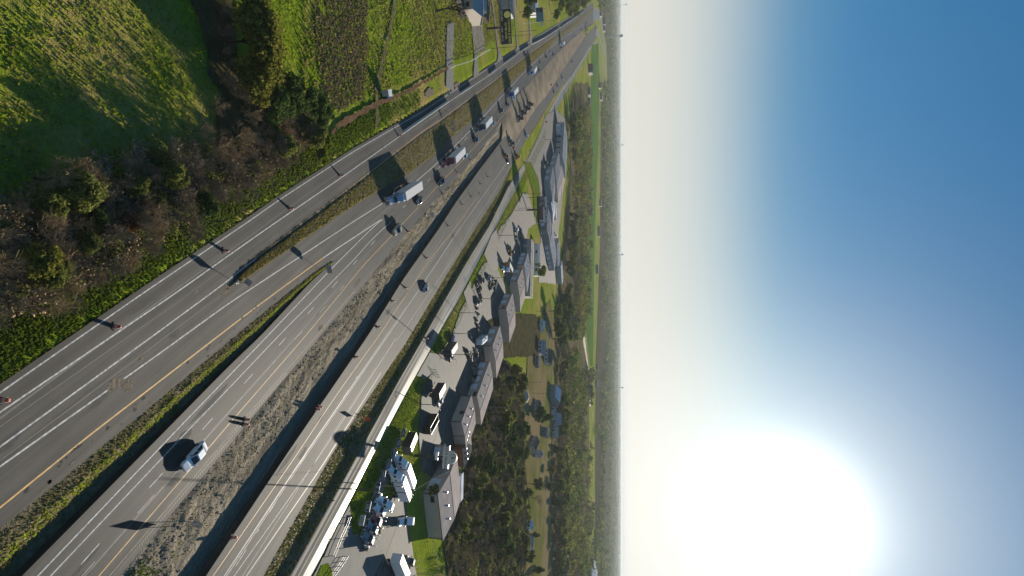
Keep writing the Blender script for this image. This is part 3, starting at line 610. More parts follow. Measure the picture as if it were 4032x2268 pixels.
def f_():
    rng = rg(160); tr, cr = bare_np(rng, 8.0, levels=5, kids_=(4, 4, 4, 3, 3), spread=.85, r0=.26); return tree_proto('bare_tree', 'tree', cr, tr, leaf_mat('dark_twigs', (0.03, 0.025, 0.02), (0.06, 0.05, 0.04), 0.0), BARK)
mk('bareD', f_)
TREE_N = [0]
def tree(key, loc, h, label, group=None, sx=1.0, rz=None):
    if label.endswith('in the thicket beside the left road'):
        label = label[:-len('in the thicket beside the left road')] + ('in the left thicket near the frame corner' if loc[1] < 58 else 'in the left thicket abreast of the second barrel' if loc[1] < 70 else 'in the left thicket abreast of the third barrel' if loc[1] < 84 else 'in the left thicket abreast of the fourth barrel' if loc[1] < 100 else 'at the head of the left thicket near the red ditch')
    if label.endswith('in the wood behind the metal sheds'):
        label = label[:-len('in the wood behind the metal sheds')] + ('in the wood right behind the dealer building' if loc[1] < 235 else 'in the wood behind the tan sheds' if loc[0] < 95 and loc[1] < 300 else 'in the middle of the wood behind the sheds' if loc[1] < 310 else 'on the pasture side of the wood behind the sheds')
    base = 8.0 if key[0] in 'ble' else (5.0 if key == 'shrubB' else 3.5 if key == 'shrubG' else 6.0)
    o = place(PROTO[key], USED, (loc[0], loc[1], loc[2] if len(loc) > 2 else -0.2), rz if rz is not None else random.uniform(0, 6.28), label, group)
    s = h / base; o.scale = (s * sx, s * sx, s); TREE_N[0] += 1; return o
def inside(px, py, poly):
    c = False; n = len(poly)
    for q in range(n):
        (x1, y1), (x2, y2) = poly[q], poly[(q + 1) % n]
        if (y1 > py) != (y2 > py) and px < (x2 - x1) * (py - y1) / (y2 - y1) + x1: c = not c
    return c
def scatter(poly, n, dmin, seed):
    """plan positions inside a survey polygon, spaced dmin metres"""
    w_ = np.array([P(*m) for m in poly]); rng = rg(seed); lo, hi = w_.min(0), w_.max(0); pts = []; wp = [tuple(p) for p in w_]; cell = {}
    for _ in range(n * 60):
        p = rng.uniform(lo, hi); c = (int(p[0] // dmin), int(p[1] // dmin))
        if any(np.hypot(p[0] - q[0], p[1] - q[1]) < dmin for dx in (-1, 0, 1) for dy in (-1, 0, 1) for q in cell.get((c[0] + dx, c[1] + dy), ())): continue
        if inside(p[0], p[1], wp): pts.append(p); cell.setdefault(c, []).append(p)
        if len(pts) >= n: break
    return pts
# --- thicket beside the left road
tk = [(1230, 490), (1225, 530), (1090, 640), (940, 735), (770, 830), (640, 915), (500, 1010), (340, 1085), (170, 1160), (0, 1265), (-110, 1330), (-280, 1250), (-150, 850), (120, 700), (420, 600), (700, 570), (850, 560), (1000, 520), (1100, 440)]
for n_, p in enumerate(scatter(tk, 140, 2.3, 5)):
    r = random.random(); big = random.uniform(3.4, 6.4)
    if r < .55: tree('bareN%d' % random.randrange(3), p, big, 'leafless grey-brown tree in the thicket beside the left road', 'trees in the thicket beside the left road')
    elif r < .78: tree('shrubB', p, random.uniform(2.5, 4.5), 'leafless brown shrub in the thicket beside the left road', 'shrubs in the thicket beside the left road')
    else: tree('leafN%d' % random.choice((0, 0, 1)), p, random.uniform(3.0, 6.0), 'green leafy tree in the thicket beside the left road', 'trees in the thicket beside the left road')
tree('rusty', P(455, 880), 3.6, 'small tree with rust-red dead leaves in the left thicket')
tree('leafN2', P(60, 1035), 5.5, 'yellow-green leafy tree nearest the camera at the edge of the left thicket')
tree('leafN0', P(115, 1075), 5.0, 'olive leafy tree beside the nearest yellow-green one at the thicket edge')
tree('shrubG', P(1175, 505), 4.0, 'bright yellow-green shrub with dark trees behind, at the thicket end by the ditch')
tree('shrubG', P(1235, 615), 3.6, 'bright green shrub on the verge just past the thicket')
tree('shrubG', P(1260, 560), 3.0, 'bright green shrub between the thicket and the red ditch')
# the tall clump with low sun painted gold into its leaves; dark trees behind
for (px, py, h, k, lab) in ((905, 75, 8.2, 2, 'tall golden-leaved tree at the field end of the thicket'), (900, 165, 9.6, 2, 'tallest golden-leaved tree standing over the thicket'), (905, 255, 9.2, 2, 'tall golden-leaved tree above the dark trees'), (915, 330, 7.5, 2, 'lower golden-leaved tree on the dark trees side of the clump')):
    tree('leafN%d' % k, P(px, py), h, lab, 'sunlit gold trees at the head of the thicket', 1.12)
for (px, py, h, k, lab) in ((1060, 370, 7.0, 1, 'dark evergreen behind the golden trees'), (1120, 395, 6.6, 1, 'dark evergreen in the middle of the dark row by the ditch'), (1180, 415, 6.2, 1, 'dark evergreen near the head of the red ditch'), (1000, 400, 6.8, 1, 'dark evergreen on the thicket side of the dark row'), (1215, 455, 5.5, 1, 'last dark evergreen of the row by the red ditch')):
    tree('leafN%d' % k, P(px, py), h, lab, 'dark trees by the red ditch', 1.15)
for (px, py, h) in ((840, 40, 4), (860, 110, 3.5), (860, 150, 4), (850, 210, 3.5), (870, 250, 4), (860, 330, 4), (900, 400, 5), (820, 420, 3.5), (760, 520, 4), (930, 460, 5), (690, 590, 4.5)):
    tree('bareN%d' % random.randrange(3), P(px, py), h, 'leafless tree between the golden trees and the near field', 'trees in the thicket beside the left road')
# single trees in the left field

tree('bareD', P(1720, 42), 14.0, 'large leafless tree by the pale yard at the left house', None, 1.0, 1.0)
for (px, py, h, k, lab) in ((2062, 8, 9, 'everM1', 'dark pointed tree beside the pale blue-roofed building'), (2045, 48, 8.5, 'everM0', 'round green tree behind the black billboard'), (2105, 52, 6, 'bareM0', 'small leafless tree past the round green one'), (2112, 62, 7, 'bareM1', 'leafless tree by the far bend of the left road')):
    tree(k, P(px, py), h, lab)
lw = [(2128, -10), (2135, 30), (2165, 60), (2200, 64), (2240, 48), (2270, 32), (2300, 8), (2322, -14), (2322, -60), (2140, -40)]
for p in scatter(lw, 60, 8, 41):
    k = random.choice(('leafM0', 'leafM2', 'everM0', 'everM2', 'bareM1')); nm = {'l': 'green leafy tree', 'e': 'dark evergreen', 'b': 'leafless tree'}[k[0]]
    tree(k, p, random.uniform(7, 13), nm + ' in the grove left of the far left road before the bend', 'trees of the grove left of the far left road', random.uniform(1, 1.3))
# --- thicket behind the sheds on the right
rt = [(1775, 2268), (1765, 2150), (1822, 1910), (1858, 1725), (1925, 1560), (1965, 1470), (2010, 1440), (2050, 1520), (2050, 1700), (2056, 1880), (2070, 2020), (2056, 2268), (2045, 2420), (1775, 2420)]
def tri(p): v = p[1]; return v
for p in scatter(rt, 230, 3.6, 11):
    r = random.random(); g_ = 'trees in the wood behind the metal sheds'
    rightside = p[0] > 0.52 * p[1] - 10
    if r < (0.72 if rightside else 0.42): tree('bareM%d' % random.randrange(3), p, 4.5 + 6 * random.random() ** 1.5, 'leafless tree in the wood behind the metal sheds', g_, random.uniform(.85, 1.4))
    elif r < 0.86: tree('leafM%d' % random.choice((0, 0, 0, 1)), p, 3.5 + 6.5 * random.random() ** 1.6, 'olive-green tree in the wood behind the metal sheds', g_, random.uniform(.85, 1.5))
    else: tree('everM%d' % random.randrange(3), p, random.uniform(4, 7.5), 'dark evergreen in the wood behind the metal sheds', g_)
tree('leafM2', P(1800, 2068), 4.5, 'bright green round shrub-like tree behind the truck dealer building')
tree('leafM2', P(1672, 1926), 5.0, 'bright green small tree in front of the truck dealer building by the wires')
tree('leafM2', P(1692, 2040), 4.6, 'thin light green tree against the end wall of the truck dealer building')
tree('leafM2', P(2092, 1065), 11, 'bright green tree at the end of the long pink-roofed shed', None, 1.0)
# trees round the houses and the pasture
for (px, py, h, k, lab) in ((2165, 1300, 15, 'everM0', 'broad dark tree over the pasture, row of pale trunks under it'), (2178, 1335, 14, 'everM0', 'broad dark tree next to the blue sheds across the pasture'), (2160, 1225, 13, 'leafM2', 'sunlit yellow-green tree at the near corner of the pasture'),
        (2080, 1905, 11, 'leafM0', 'round olive tree standing alone on the pasture'), (2148, 1850, 9, 'leafM0', 'olive tree on the far side of the pasture by the fence'), (2145, 1915, 7, 'everM0', 'dark round tree on the far side of the pasture'), (2086, 1960, 11, 'bareM0', 'wide leafless tree fanning out over the pasture'),
        (2095, 2240, 9, 'everM1', 'dark wide tree on the pasture close to the lower edge'), (2115, 1640, 12, 'everM1', 'tall dark cedar beside the small house at the pasture'), (2092, 1620, 11, 'everM0', 'dark evergreen in front of the small house at the pasture'), (2088, 2105, 7, 'everM1', 'dark cedar beside the grey barn roof')):
    tree(k, P(px, py), h, lab, None, 1.25 if h > 12 else 1.1)
# --- the tree belt between sheds and the bright field: the nearest as things, the rest as one wood
belt = [(2232, 460), (2310, 400), (2300, 900), (2296, 1210), (2288, 1300), (2250, 1330), (2200, 1330), (2192, 1250), (2212, 1130), (2235, 900), (2245, 700)]
belt2 = [(2190, 1420), (2240, 1360), (2300, 1620), (2300, 2268), (2300, 2420), (2185, 2420), (2178, 2268), (2170, 1900), (2180, 1700)]
far_pts = []
for q, (b_, n_, near_) in enumerate(((belt, 1500, 100), (belt2, 1700, 90))):
    pts = [p for p in scatter(b_, n_, 8.5, 21 + q) if fbm(p[0] / 70, p[1] / 130, 95) > -0.10]; pts.sort(key=lambda p: p[1]); lab_ = ('wood between the sheds and the bright field', 'wood beyond the pasture')[q]
    for p in pts[:near_]:
        r = random.random(); sz = random.uniform(8, 14)
        k = 'everM%d' % random.randrange(3) if r < .4 else 'leafM%d' % random.choice((0, 0, 2)) if r < .78 else 'bareM%d' % random.randrange(3)
        nm = 'dark evergreen' if k[0] == 'e' else 'olive-green tree' if k[0] == 'l' else 'leafless tree'
        tree(k, p, sz, nm + ' in the near edge of the ' + lab_, 'trees of the ' + lab_)
    far_pts += pts[near_:]
def mass(name, pts, hs, leaf, per, m, label, flat=0.45):
    rng = rg(77); vv = []; ff = []; n = 0
    for (x, y), h in zip(pts, hs):
        v, f = crown_np(rng, per, h, h * flat, h * 0.12, leaf * h, 9, spread=0.3)
        v[:, 0] += x; v[:, 1] += y; vv.append(v); ff.append(f + n); n += len(v)
    o = from_np(name, np.vstack(vv), np.vstack(ff), m); return tag(o, label, 'wood', None, 'stuff')
far_pts = np.array(far_pts); sel = np.clip(RNG.random(len(far_pts)) * .7 + .5 * (fbm(far_pts[:, 0] / 45, far_pts[:, 1] / 80, 97) + .3), 0, .999)
LEAF_YEL = leaf_mat('yellowish_leaves', (0.10, 0.10, 0.02), (0.20, 0.18, 0.045))
for name, lo, hi, m, lab in (('evergreen_wood', 0, .28, LEAF_DARK, 'dark evergreen crowns massed in the woods beyond the sheds and pasture'), ('olive_wood', .28, .55, LEAF_OLIVE, 'olive-green crowns massed in the woods beyond the sheds and pasture'), ('yellow_wood', .55, .72, LEAF_YEL, 'yellowish crowns massed in the woods beyond the sheds and pasture'), ('leafless_wood', .72, 1, TWIGB, 'leafless brown crowns massed in the woods beyond the sheds')):
    q = far_pts[(sel >= lo) & (sel < hi)]; mass(name, q, 6 + 11 * RNG.random(len(q)) ** 1.6 + 3 * (m is LEAF_DARK), 0.12, 58, m, lab, 0.55)
# far countryside to the horizon
def far_country(n, seed):
    rng = rg(seed); Yd = np.exp(rng.uniform(math.log(1000), math.log(16000), n)); th = rng.uniform(-0.52, 0.56, n); X_ = Yd * np.tan(th)
    keep = []
    for x, y in zip(X_, Yd):
        l = cW1(min(y, 1500)); r = cFR(min(y, 1500))
        if y < 1600 and l - 25 < x < r + 25: continue
        if y < 1000 + 0: continue
        c_ = 2016 + FPX * ((y * sp - HCAM * cp) / (y * cp + HCAM * sp)); py = 1134 + FPX * x / (y * cp + HCAM * sp)
        if 2296 < c_ < 2362 and 160 < py < 1450 and not (c_ < 2302 and py > 1000): continue
        if 2340 < c_ < 2392 and 40 < py < 320: continue
        if fbm(x / 350, y / 1100, 91) < -0.06: continue
        keep.append((x, y))
    return np.array(keep)
fp = far_country(18000, 3); sel = RNG.random(len(fp)); print('far trees', len(fp))
for name, lo, hi, m, lab in (('distant_evergreen_wood', 0, .45, LEAF_DARK, 'dark far woods fading into haze below the horizon'), ('distant_olive_wood', .45, .8, LEAF_OLIVE, 'olive far woods fading into haze below the horizon'), ('distant_leafless_wood', .8, 1, TWIGB, 'brown leafless far woods fading into haze')):
    q = fp[(sel >= lo) & (sel < hi)]; mass(name, q, RNG.uniform(8, 14, len(q)) * (1 + q[:, 1] / 9000), 0.30, 18, m, lab, 0.62)

up = np.array(scatter(rt, 1500, 1.3, 77)); sel = RNG.random(len(up))
for name, lo, hi, m, lab in (('brown_undergrowth', 0, .6, TWIGB, 'brown leafless undergrowth filling the wood behind the metal sheds'), ('green_undergrowth', .6, 1, LEAF_OLIVE, 'olive undergrowth filling the wood behind the metal sheds')):
    q = up[(sel >= lo) & (sel < hi)]; mass(name, q, RNG.uniform(1.5, 3.6, len(q)), 0.16, 70, m, lab, 0.6)
# --- grass tufts
def tufts(name, pts, zs, hgt, m, label, cat='grass'):
    rng = rg(len(pts)); n = len(pts); a = rng.uniform(0, 3.14, n); h = hgt * rng.uniform(.5, 1.4, n); w_ = h * rng.uniform(.5, 1.1, n)
    vv = []; ff = []; k = 0
    for da in (0, 1.5):
        dx, dy = np.cos(a + da) * w_, np.sin(a + da) * w_; lx, ly = rng.normal(size=n) * h * .35, rng.normal(size=n) * h * .35
        b0 = np.stack([pts[:, 0] - dx / 2, pts[:, 1] - dy / 2, zs - .03], 1); b1 = np.stack([pts[:, 0] + dx / 2, pts[:, 1] + dy / 2, zs - .03], 1)
        t1 = b1 * [1, 1, 0] + np.stack([lx - dx * .2, ly - dy * .2, zs + h], 1); t0 = b0 * [1, 1, 0] + np.stack([lx + dx * .2, ly + dy * .2, zs + h * .8], 1)
        vv.append(np.stack([b0, b1, t1, t0], 1).reshape(-1, 3)); ff.append(np.arange(4 * n).reshape(n, 4) + k); k += 4 * n
    return tag(from_np(name, np.vstack(vv), np.vstack(ff), m), label, cat, None, 'stuff')
def corridor_pts(cl, cr, y0, y1, n, seed, pw=1.0):
    rng = rg(seed); y = y0 + (y1 - y0) * rng.uniform(0, 1, n) ** pw; t = rng.uniform(0, 1, n); return np.stack([cl(y) + (cr(y) - cl(y)) * t, y], 1), t
p, t = corridor_pts(off(cW1, -8), off(cW1, -0.8), 44, 175, 22000, 1, 1.5); kp = np.random.default_rng(2).random(len(p)) < np.clip((cW1(p[:, 1]) - p[:, 0] + 1) / 4, .25, 1) * np.clip((8.5 - cW1(p[:, 1]) + p[:, 0]) / 2, .1, 1) * np.clip((165 - p[:, 1]) / 40, .25, 1); p = p[kp]; d_ = np.minimum(1, (cW1(p[:, 1]) - p[:, 0]) / 5)
tufts('verge_grass', p, ground_z(p[:, 0], p[:, 1]), 0.16 + 0.22 * d_, BLADEV, 'bright green grass on the verge of the left road')
p, t = corridor_pts(off(cW1, -75), off(cW1, -9), 44, 300, 60000, 2, 1.5); kp = fbm(p[:, 0] * .09, p[:, 1] * .09, 71) > -0.05; p = p[kp]
tufts('field_grass', p, ground_z(p[:, 0], p[:, 1]), 0.22, BLADE, 'rough green grass tufts in the left field')
p, t = corridor_pts(off(cW1, -75), off(cW1, -9), 44, 320, 42000, 4, 1.4); kp = fbm(p[:, 0] * .06, p[:, 1] * .06, 73) < 0.02; p = p[kp]
tufts('dry_grass', p, ground_z(p[:, 0], p[:, 1]), 0.2, BLADED, 'dry tan grass tufts in the left field')
p, t = corridor_pts(off(cW1, -105), off(cW1, -10), 105, 340, 34000, 14, 1.0); kp = fbm(p[:, 0] * .07, p[:, 1] * .05, 75) < 0.10; p = p[kp]
tufts('field_tussocks', p, ground_z(p[:, 0], p[:, 1]), 0.42, BLADED, 'rough tan tussocks across the far part of the left field')
p, t = corridor_pts(off(cW1, -105), off(cW1, -10), 105, 340, 26000, 15, 1.0); kp = fbm(p[:, 0] * .07, p[:, 1] * .05, 75) > -0.05; p = p[kp]
tufts('green_tussocks', p, ground_z(p[:, 0], p[:, 1]), 0.40, BLADE, 'rough green tussocks across the far part of the left field')
for nm, cl, cr, zf, y0, y1, n, m, lo, hi, h, lab in (('strip_grass', cStripL, cMainL, zstrip, 44, 118, 4500, BLADE, .3, .62, .2, 'green grass on the sunk strip beside the ramp'), ('strip_dry_grass', cStripL, cMainL, zstrip, 44, 118, 6500, BLADED, .07, .75, .15, 'dry grass on the sunk strip beside the ramp'),
        ('island_grass', cIslL, cIslR, lambda X, Y, t: 0.1 + 0 * X, 86, 520, 16000, BLADED, .03, .97, .26, 'dry grass on the island between left road and main road'), ('ditch_grass', cRR, cFL, zditch, 60, 360, 16000, leaf_mat('ditch_blades', (0.075, 0.085, 0.018), (0.17, 0.165, 0.045), 0.25), .05, .98, .26, 'dark grass in the ditch between right road and side road'), ('median_weeds', cMainR, cRightL, zmed, 48, 250, 6500, BLADED, .05, .62, .17, 'dry weeds on the dirt median')):
    p, t = corridor_pts(cl, cr, y0, y1, n, 7, 1.3); kp = (t > lo) & (t < hi); p, t = p[kp], t[kp]
    tufts(nm, p, zf(p[:, 0], p[:, 1], t), h, m, lab)
p, t = corridor_pts(off(cFR, 0.6), off(cFR, 9), 60, 480, 15000, 8, 1.2)
PAVED = [[tuple(P(*m)) for m in q] for q in ([(1330, 2070), (1376, 1980), (1386, 2110), (1500, 2100), (1512, 2190), (1440, 2420), (1150, 2420), (1250, 2222)], [(1672, 1495), (1635, 1480), (1690, 1380), (1735, 1390), (1722, 1455)], [(1825, 1152), (1850, 1100), (1866, 1180), (1868, 1250), (1850, 1245)], [(1905, 1000), (1935, 920), (1958, 895), (1962, 1060), (1935, 1070)])]
p = np.array([q for q in p if not any(inside(q[0], q[1], w_) for w_ in PAVED)])
tufts('roadside_grass', p, np.maximum(ground_z(p[:, 0], p[:, 1]), 0) , 0.22, BLADEV, 'bright grass along the right edge of the side road')

LOTS = PAVED + [[tuple(P(*m)) for m in q] for q in ([(1655, 1850), (1648, 1700), (1656, 1600), (1668, 1510), (1715, 1455), (1720, 1405), (1775, 1330), (1812, 1228), (1860, 1130), (1895, 1050), (1935, 1010), (1960, 1060), (1990, 1130), (1985, 1230), (1935, 1330), (1905, 1430), (1868, 1540), (1830, 1640), (1790, 1760), (1760, 1850), (1720, 1900)], [(1500, 1968), (1592, 1945), (1612, 2100), (1640, 2268), (1640, 2400), (1300, 2500), (1420, 2268), (1510, 2190), (1497, 2105)], [(1536, 1792), (1556, 1766), (1566, 1790), (1520, 1900), (1492, 1960), (1465, 2045), (1430, 2060), (1450, 1990), (1490, 1880)])]
p, t = corridor_pts(off(cFR, 1), off(cFR, 30), 95, 200, 16000, 18, 1.0); p = np.array([q for q in p if not any(inside(q[0], q[1], w_) for w_ in LOTS)])
tufts('plot_grass', p, np.maximum(ground_z(p[:, 0], p[:, 1]), -.05), 0.16, BLADEV, 'short green grass on the plots round the dealer yard')
up = np.array(scatter(tk, 1100, 0.9, 78)); sel = RNG.random(len(up))
for name, lo, hi, m, lab in (('brown_brush', 0, .5, TWIGB, 'brown leafless brush filling the left thicket'), ('grey_brush', .5, .8, TWIG, 'grey leafless brush filling the left thicket'), ('green_brush', .8, 1, LEAF_OLIVE, 'olive brush filling the left thicket')):
    q = up[(sel >= lo) & (sel < hi)]; mass(name, q, RNG.uniform(.8, 2.2, len(q)), 0.13, 90, m, lab, 0.65)

# clods and weeds on the dirt median
def clods(name, p, zs, s, m, label):
    rng = rg(len(p)); n = len(p); q = s * rng.uniform(.4, 1.5, n) ** 1.5; an = rng.uniform(0, 3.14, n); vv = []
    for sx, sy, z in ((-1, -1, -.2), (1, -1, -.2), (1, 1, -.2), (-1, 1, -.2), (-.5, -.6, .7), (.6, -.4, .6), (.4, .5, .75), (-.6, .5, .55)):
        x, y = sx * q * .6, sy * q * .45; vv.append(np.stack([p[:, 0] + x * np.cos(an) - y * np.sin(an), p[:, 1] + x * np.sin(an) + y * np.cos(an), zs + z * q * .6], 1))
    v = np.stack(vv, 1).reshape(-1, 3); f0 = np.array([(4, 5, 6, 7), (0, 1, 5, 4), (1, 2, 6, 5), (2, 3, 7, 6), (3, 0, 4, 7)]); f = (np.arange(n)[:, None, None] * 8 + f0[None]).reshape(-1, 4)
    return tag(from_np(name, v, f, m), label, 'dirt', None, 'stuff')
CLOD = leaf_mat('clod_soil', (0.15, 0.13, 0.10), (0.36, 0.31, 0.24), 0.0)
p, t = corridor_pts(cMainR, cRightL, 46, 230, 6000, 31, 1.3); kp = (t > .05) & (t < .78) & (fbm(p[:, 0] * .25, p[:, 1] * .18, 83) > -.02); p, t = p[kp], t[kp]
clods('dirt_clods', p, zmed(p[:, 0], p[:, 1], t), 0.2, CLOD, 'loose clods and broken stone on the dirt median')
p, t = corridor_pts(cMainR, cRightL, 46, 70, 5000, 33, 1.0); kp = (t < .5) & (t > .04) & (fbm(p[:, 0] * .22, p[:, 1] * .12, 85) > .06); p, t = p[kp], t[kp]
tufts('median_green', p, zmed(p[:, 0], p[:, 1], t), .2, BLADEV, 'bright green weeds on the near part of the dirt median')

rf = [tuple(P(*m)) for m in [(1235, -40), (1450, -40), (1455, 100), (1445, 250), (1430, 390), (1330, 440), (1275, 390), (1255, 300), (1240, 150)]]
p, t = corridor_pts(off(cW1, -105), off(cW1, -10), 105, 160, 40000, 24, 1.0); p = np.array([q for q in p if inside(q[0], q[1], rf)]); kp = fbm(p[:, 0] * .10, p[:, 1] * .10, 79) > -.10; p = p[kp]
tufts('mauve_tussocks', p, ground_z(p[:, 0], p[:, 1]), 0.36, leaf_mat('mauve_blades', (0.15, 0.11, 0.07), (0.29, 0.215, 0.14), 0.2), 'rough brownish weeds over the middle of the left field')
# ================================================================ VEHICLES
paintm = lambda n, c, r=.28: mat('paint_' + n, c, r, spec=.5, coat=.5)
PW = paintm('white', (.72, .73, .75)); PS = paintm('silver', (.42, .43, .45)); PK = paintm('black', (.012, .012, .014)); PB = paintm('blue', (.02, .06, .22)); PR = paintm('red', (.22, .012, .012))
PG = paintm('grey', (.14, .145, .15)); PN = paintm('navy', (.02, .03, .07)); PLB = paintm('light_blue', (.28, .38, .50)); PT = paintm('tan', (.36, .31, .24)); PSL = paintm('slate', (.10, .15, .20)); PBR = paintm('bronze', (.14, .085, .055)); PO = paintm('orange', (.55, .16, .02)); PY = paintm('machine_yellow', (.42, .26, .04))
GLASS = mat('dark_glass', (.012, .016, .02), .06, spec=.8); RUBBER = mat('rubber', (.014, .014, .015), .85); CHROME = mat('chrome', (.65, .66, .68), .18, 1.0); STEEL = mat('steel', (.30, .31, .33), .45, .9)
BLACKP = mat('black_plastic', (.02, .02, .022), .6); LAMPW = mat('headlamp', (.7, .72, .75), .12); LAMPR = mat('tail_lamp', (.35, .01, .01), .2)
TRAILERW = mat('trailer_white', (.66, .67, .69), .35); TRAILERR = mat('trailer_roof', (.62, .58, .55), .5); RUBBERB = mat('base_rubber', (.03, .03, .03), .8)

def wheel(parent, x, y, r, w_, rim=CHROME):
    t = MB().cyl((x, y - w_ / 2, r), (x, y + w_ / 2, r), r, n=16).build('wheel', RUBBER, parent)
    s = 1 if y > 0 else -1
    MB().cyl((x, y + s * (w_ / 2 - .03), r), (x, y + s * (w_ / 2 + .015), r), r * .58, n=12).build('rim', rim, t)
def ring8(x, zb, zt, hw):
    return [(x, -hw * .9, zb), (x, hw * .9, zb), (x, hw, zb + .22), (x, hw, zt - .14), (x, hw * .84, zt), (x, -hw * .84, zt), (x, -hw, zt - .14), (x, -hw, zb + .22)]
def car_proto(kind, body=PW):
    cat = {'sedan': 'car', 'suv': 'car', 'pickup': 'pickup truck', 'van': 'van'}[kind]
    t = empty({'sedan': 'parked_car' if 0 else 'car', 'suv': 'suv', 'pickup': 'pickup_truck', 'van': 'van'}[kind], cat=cat)
    if kind == 'sedan': st = [(2.36, .38, .62, .62), (2.25, .26, .74, .80), (1.6, .2, .88, .9), (.8, .2, .96, .91), (-1.2, .2, 1.0, .91), (-2.0, .22, 1.02, .88), (-2.36, .34, .86, .76)]; gb, gt, zb, zt, hb, ht = (1.1, -1.85), (.2, -1.2), .94, 1.42, .80, .60
    elif kind == 'suv': st = [(2.4, .42, .75, .68), (2.3, .32, .95, .86), (1.5, .26, 1.06, .95), (.8, .26, 1.1, .96), (-2.1, .26, 1.12, .95), (-2.4, .4, 1.05, .88)]; gb, gt, zb, zt, hb, ht = (1.05, -2.3), (.45, -2.05), 1.06, 1.72, .86, .70
    elif kind == 'van': st = [(2.6, .45, .85, .75), (2.5, .35, 1.05, .92), (1.7, .3, 1.25, 1.0), (-2.6, .3, 1.3, 1.0), (-2.8, .4, 1.25, .97)]; gb, gt, zb, zt, hb, ht = (1.75, -2.75), (1.0, -2.7), 1.2, 2.1, .96, .86
    else: st = [(2.9, .5, .85, .72), (2.8, .42, 1.05, .92), (2.0, .36, 1.16, 1.0), (1.1, .36, 1.2, 1.0), (-2.8, .4, 1.2, 1.0), (-2.9, .5, 1.16, .95)]; gb, gt, zb, zt, hb, ht = (1.15, -.95), (.45, -.75), 1.14, 1.84, .90, .72
    m = MB().loft([ring8(*s) for s in st])
    A = [(gb[0], -hb, zb), (gb[0], hb, zb), (gb[1], hb, zb), (gb[1], -hb, zb)]; B = [(gt[0], -ht, zt), (gt[0], ht, zt), (gt[1], ht, zt), (gt[1], -ht, zt)]
    top = [(gt[0] - .12, -ht + .1, zt + .06), (gt[0] - .12, ht - .1, zt + .06), (gt[1] + .1, ht - .1, zt + .06), (gt[1] + .1, -ht + .1, zt + .06)]
    m.loft([A, B, top]); m.build('body', body, t, bevel=.02)
    def pane(name, i, j, f0=.07, f1=.93, g0=.1, g1=.94):
        a, b, c, d = (Vector(A[i]), Vector(A[j]), Vector(B[j]), Vector(B[i])); q = lambda u, v: (a.lerp(b, u)).lerp(d.lerp(c, u), v)
        n = ((b - a).cross(d - a)).normalized(); ctr = (a + b + c + d) / 4
        if n.dot(ctr - Vector((0, 0, zb))) < 0: n = -n
        MB().poly([tuple(q(u, v) + n * .012) for u, v in ((f0, g0), (f1, g0), (f1, g1), (f0, g1))]).build(name, GLASS, t)
    pane('windshield', 0, 1); pane('rear_window', 2, 3)
    for i, j in ((1, 2), (3, 0)): pane('side_window', i, j, .08, .50); pane('side_window', i, j, .55, .93)
    xf, xr, r, hw = {'sedan': (1.42, -1.38, .33, .84), 'suv': (1.45, -1.45, .37, .88), 'van': (1.75, -1.75, .36, .92), 'pickup': (1.85, -1.75, .41, .93)}[kind]
    for x in (xf, xr):
        for s in (-1, 1): wheel(t, x, s * hw, r, .22)
    L0 = st[0][0]; zl = st[1][2] - .16; yl = st[1][3] * .72; Lr = st[-1][0]
    for s in (-1, 1):
        MB().box((L0 - .07, s * yl, zl), (.10, .30, .13)).build('headlight', LAMPW, t); MB().box((Lr + .02, s * yl, zl + .1), (.07, .26, .14)).build('tail_light', LAMPR, t)
        MB().box((gb[0] - .3, s * (hb + .17), zb + .1), (.14, .16, .12)).build('mirror', BLACKP, t)
    MB().box((L0 - .03, 0, zl - .06), (.05, yl, .16)).build('grille', BLACKP, t)
    if kind == 'pickup':
        MB().box((-1.95, 0, 1.205), (1.65, 1.62, .02)).build('truck_bed', BLACKP, t)
    return t
CARS = {k: car_proto(k) for k in ('sedan', 'suv', 'pickup', 'van')}
DASHM = mat('dashboard', (.10, .14, .09), .6)
# tangent of the road, heading towards the camera
def heading(c, px, toward=True):
    y = Yof(px); dx = float(c(y + 2) - c(y - 2)); a = math.atan2(4, dx); return a + math.pi if toward else a
def car(kind, px, py, label, paint, rz, group=None, z=0.0, scale=1.0):
    p = P(px, py, z + .6); o = place(CARS[kind], USED, (p[0], p[1], z), rz, label, group, {'body': paint}); o.scale = (scale,) * 3; return o
hm_ = lambda px: heading(cYel, px)
GM = 'vehicles coming down the main road'; GR = 'vehicles on the right road'
car('sedan', 765, 1797, 'white sedan coming down the main road, nearest the camera', PW, hm_(765), GM, scale=1.05)
car('pickup', 1562, 903, 'silver-tan pickup with a dark windshield beside the gore of the ramp', PT, hm_(1562), GM)
car('sedan', 1651, 790, 'dark car close behind the pale-blue-cab truck', PG, hm_(1651), GM)
car('pickup', 1737, 713, 'dark navy pickup between the pale truck and the red truck', PN, hm_(1737), GM)
car('suv', 1826, 613, 'pale car half hidden behind the red truck trailer', PLB, hm_(1826), GM)
car('suv', 1873, 550, 'dark blue suv between the red truck and the black truck', PN, hm_(1873), GM)
car('sedan', 1941, 485, 'light blue car half hidden behind the black truck', PLB, hm_(1941), GM)
car('suv', 1973, 436, 'dark suv first behind the black truck', PK, hm_(1973), GM)
car('sedan', 1999, 410, 'dark car with bright roof glint ahead of the blue truck', PN, hm_(1999), GM)
car('suv', 2020, 385, 'pale blue suv beside the blue truck', PLB, hm_(2020), GM)
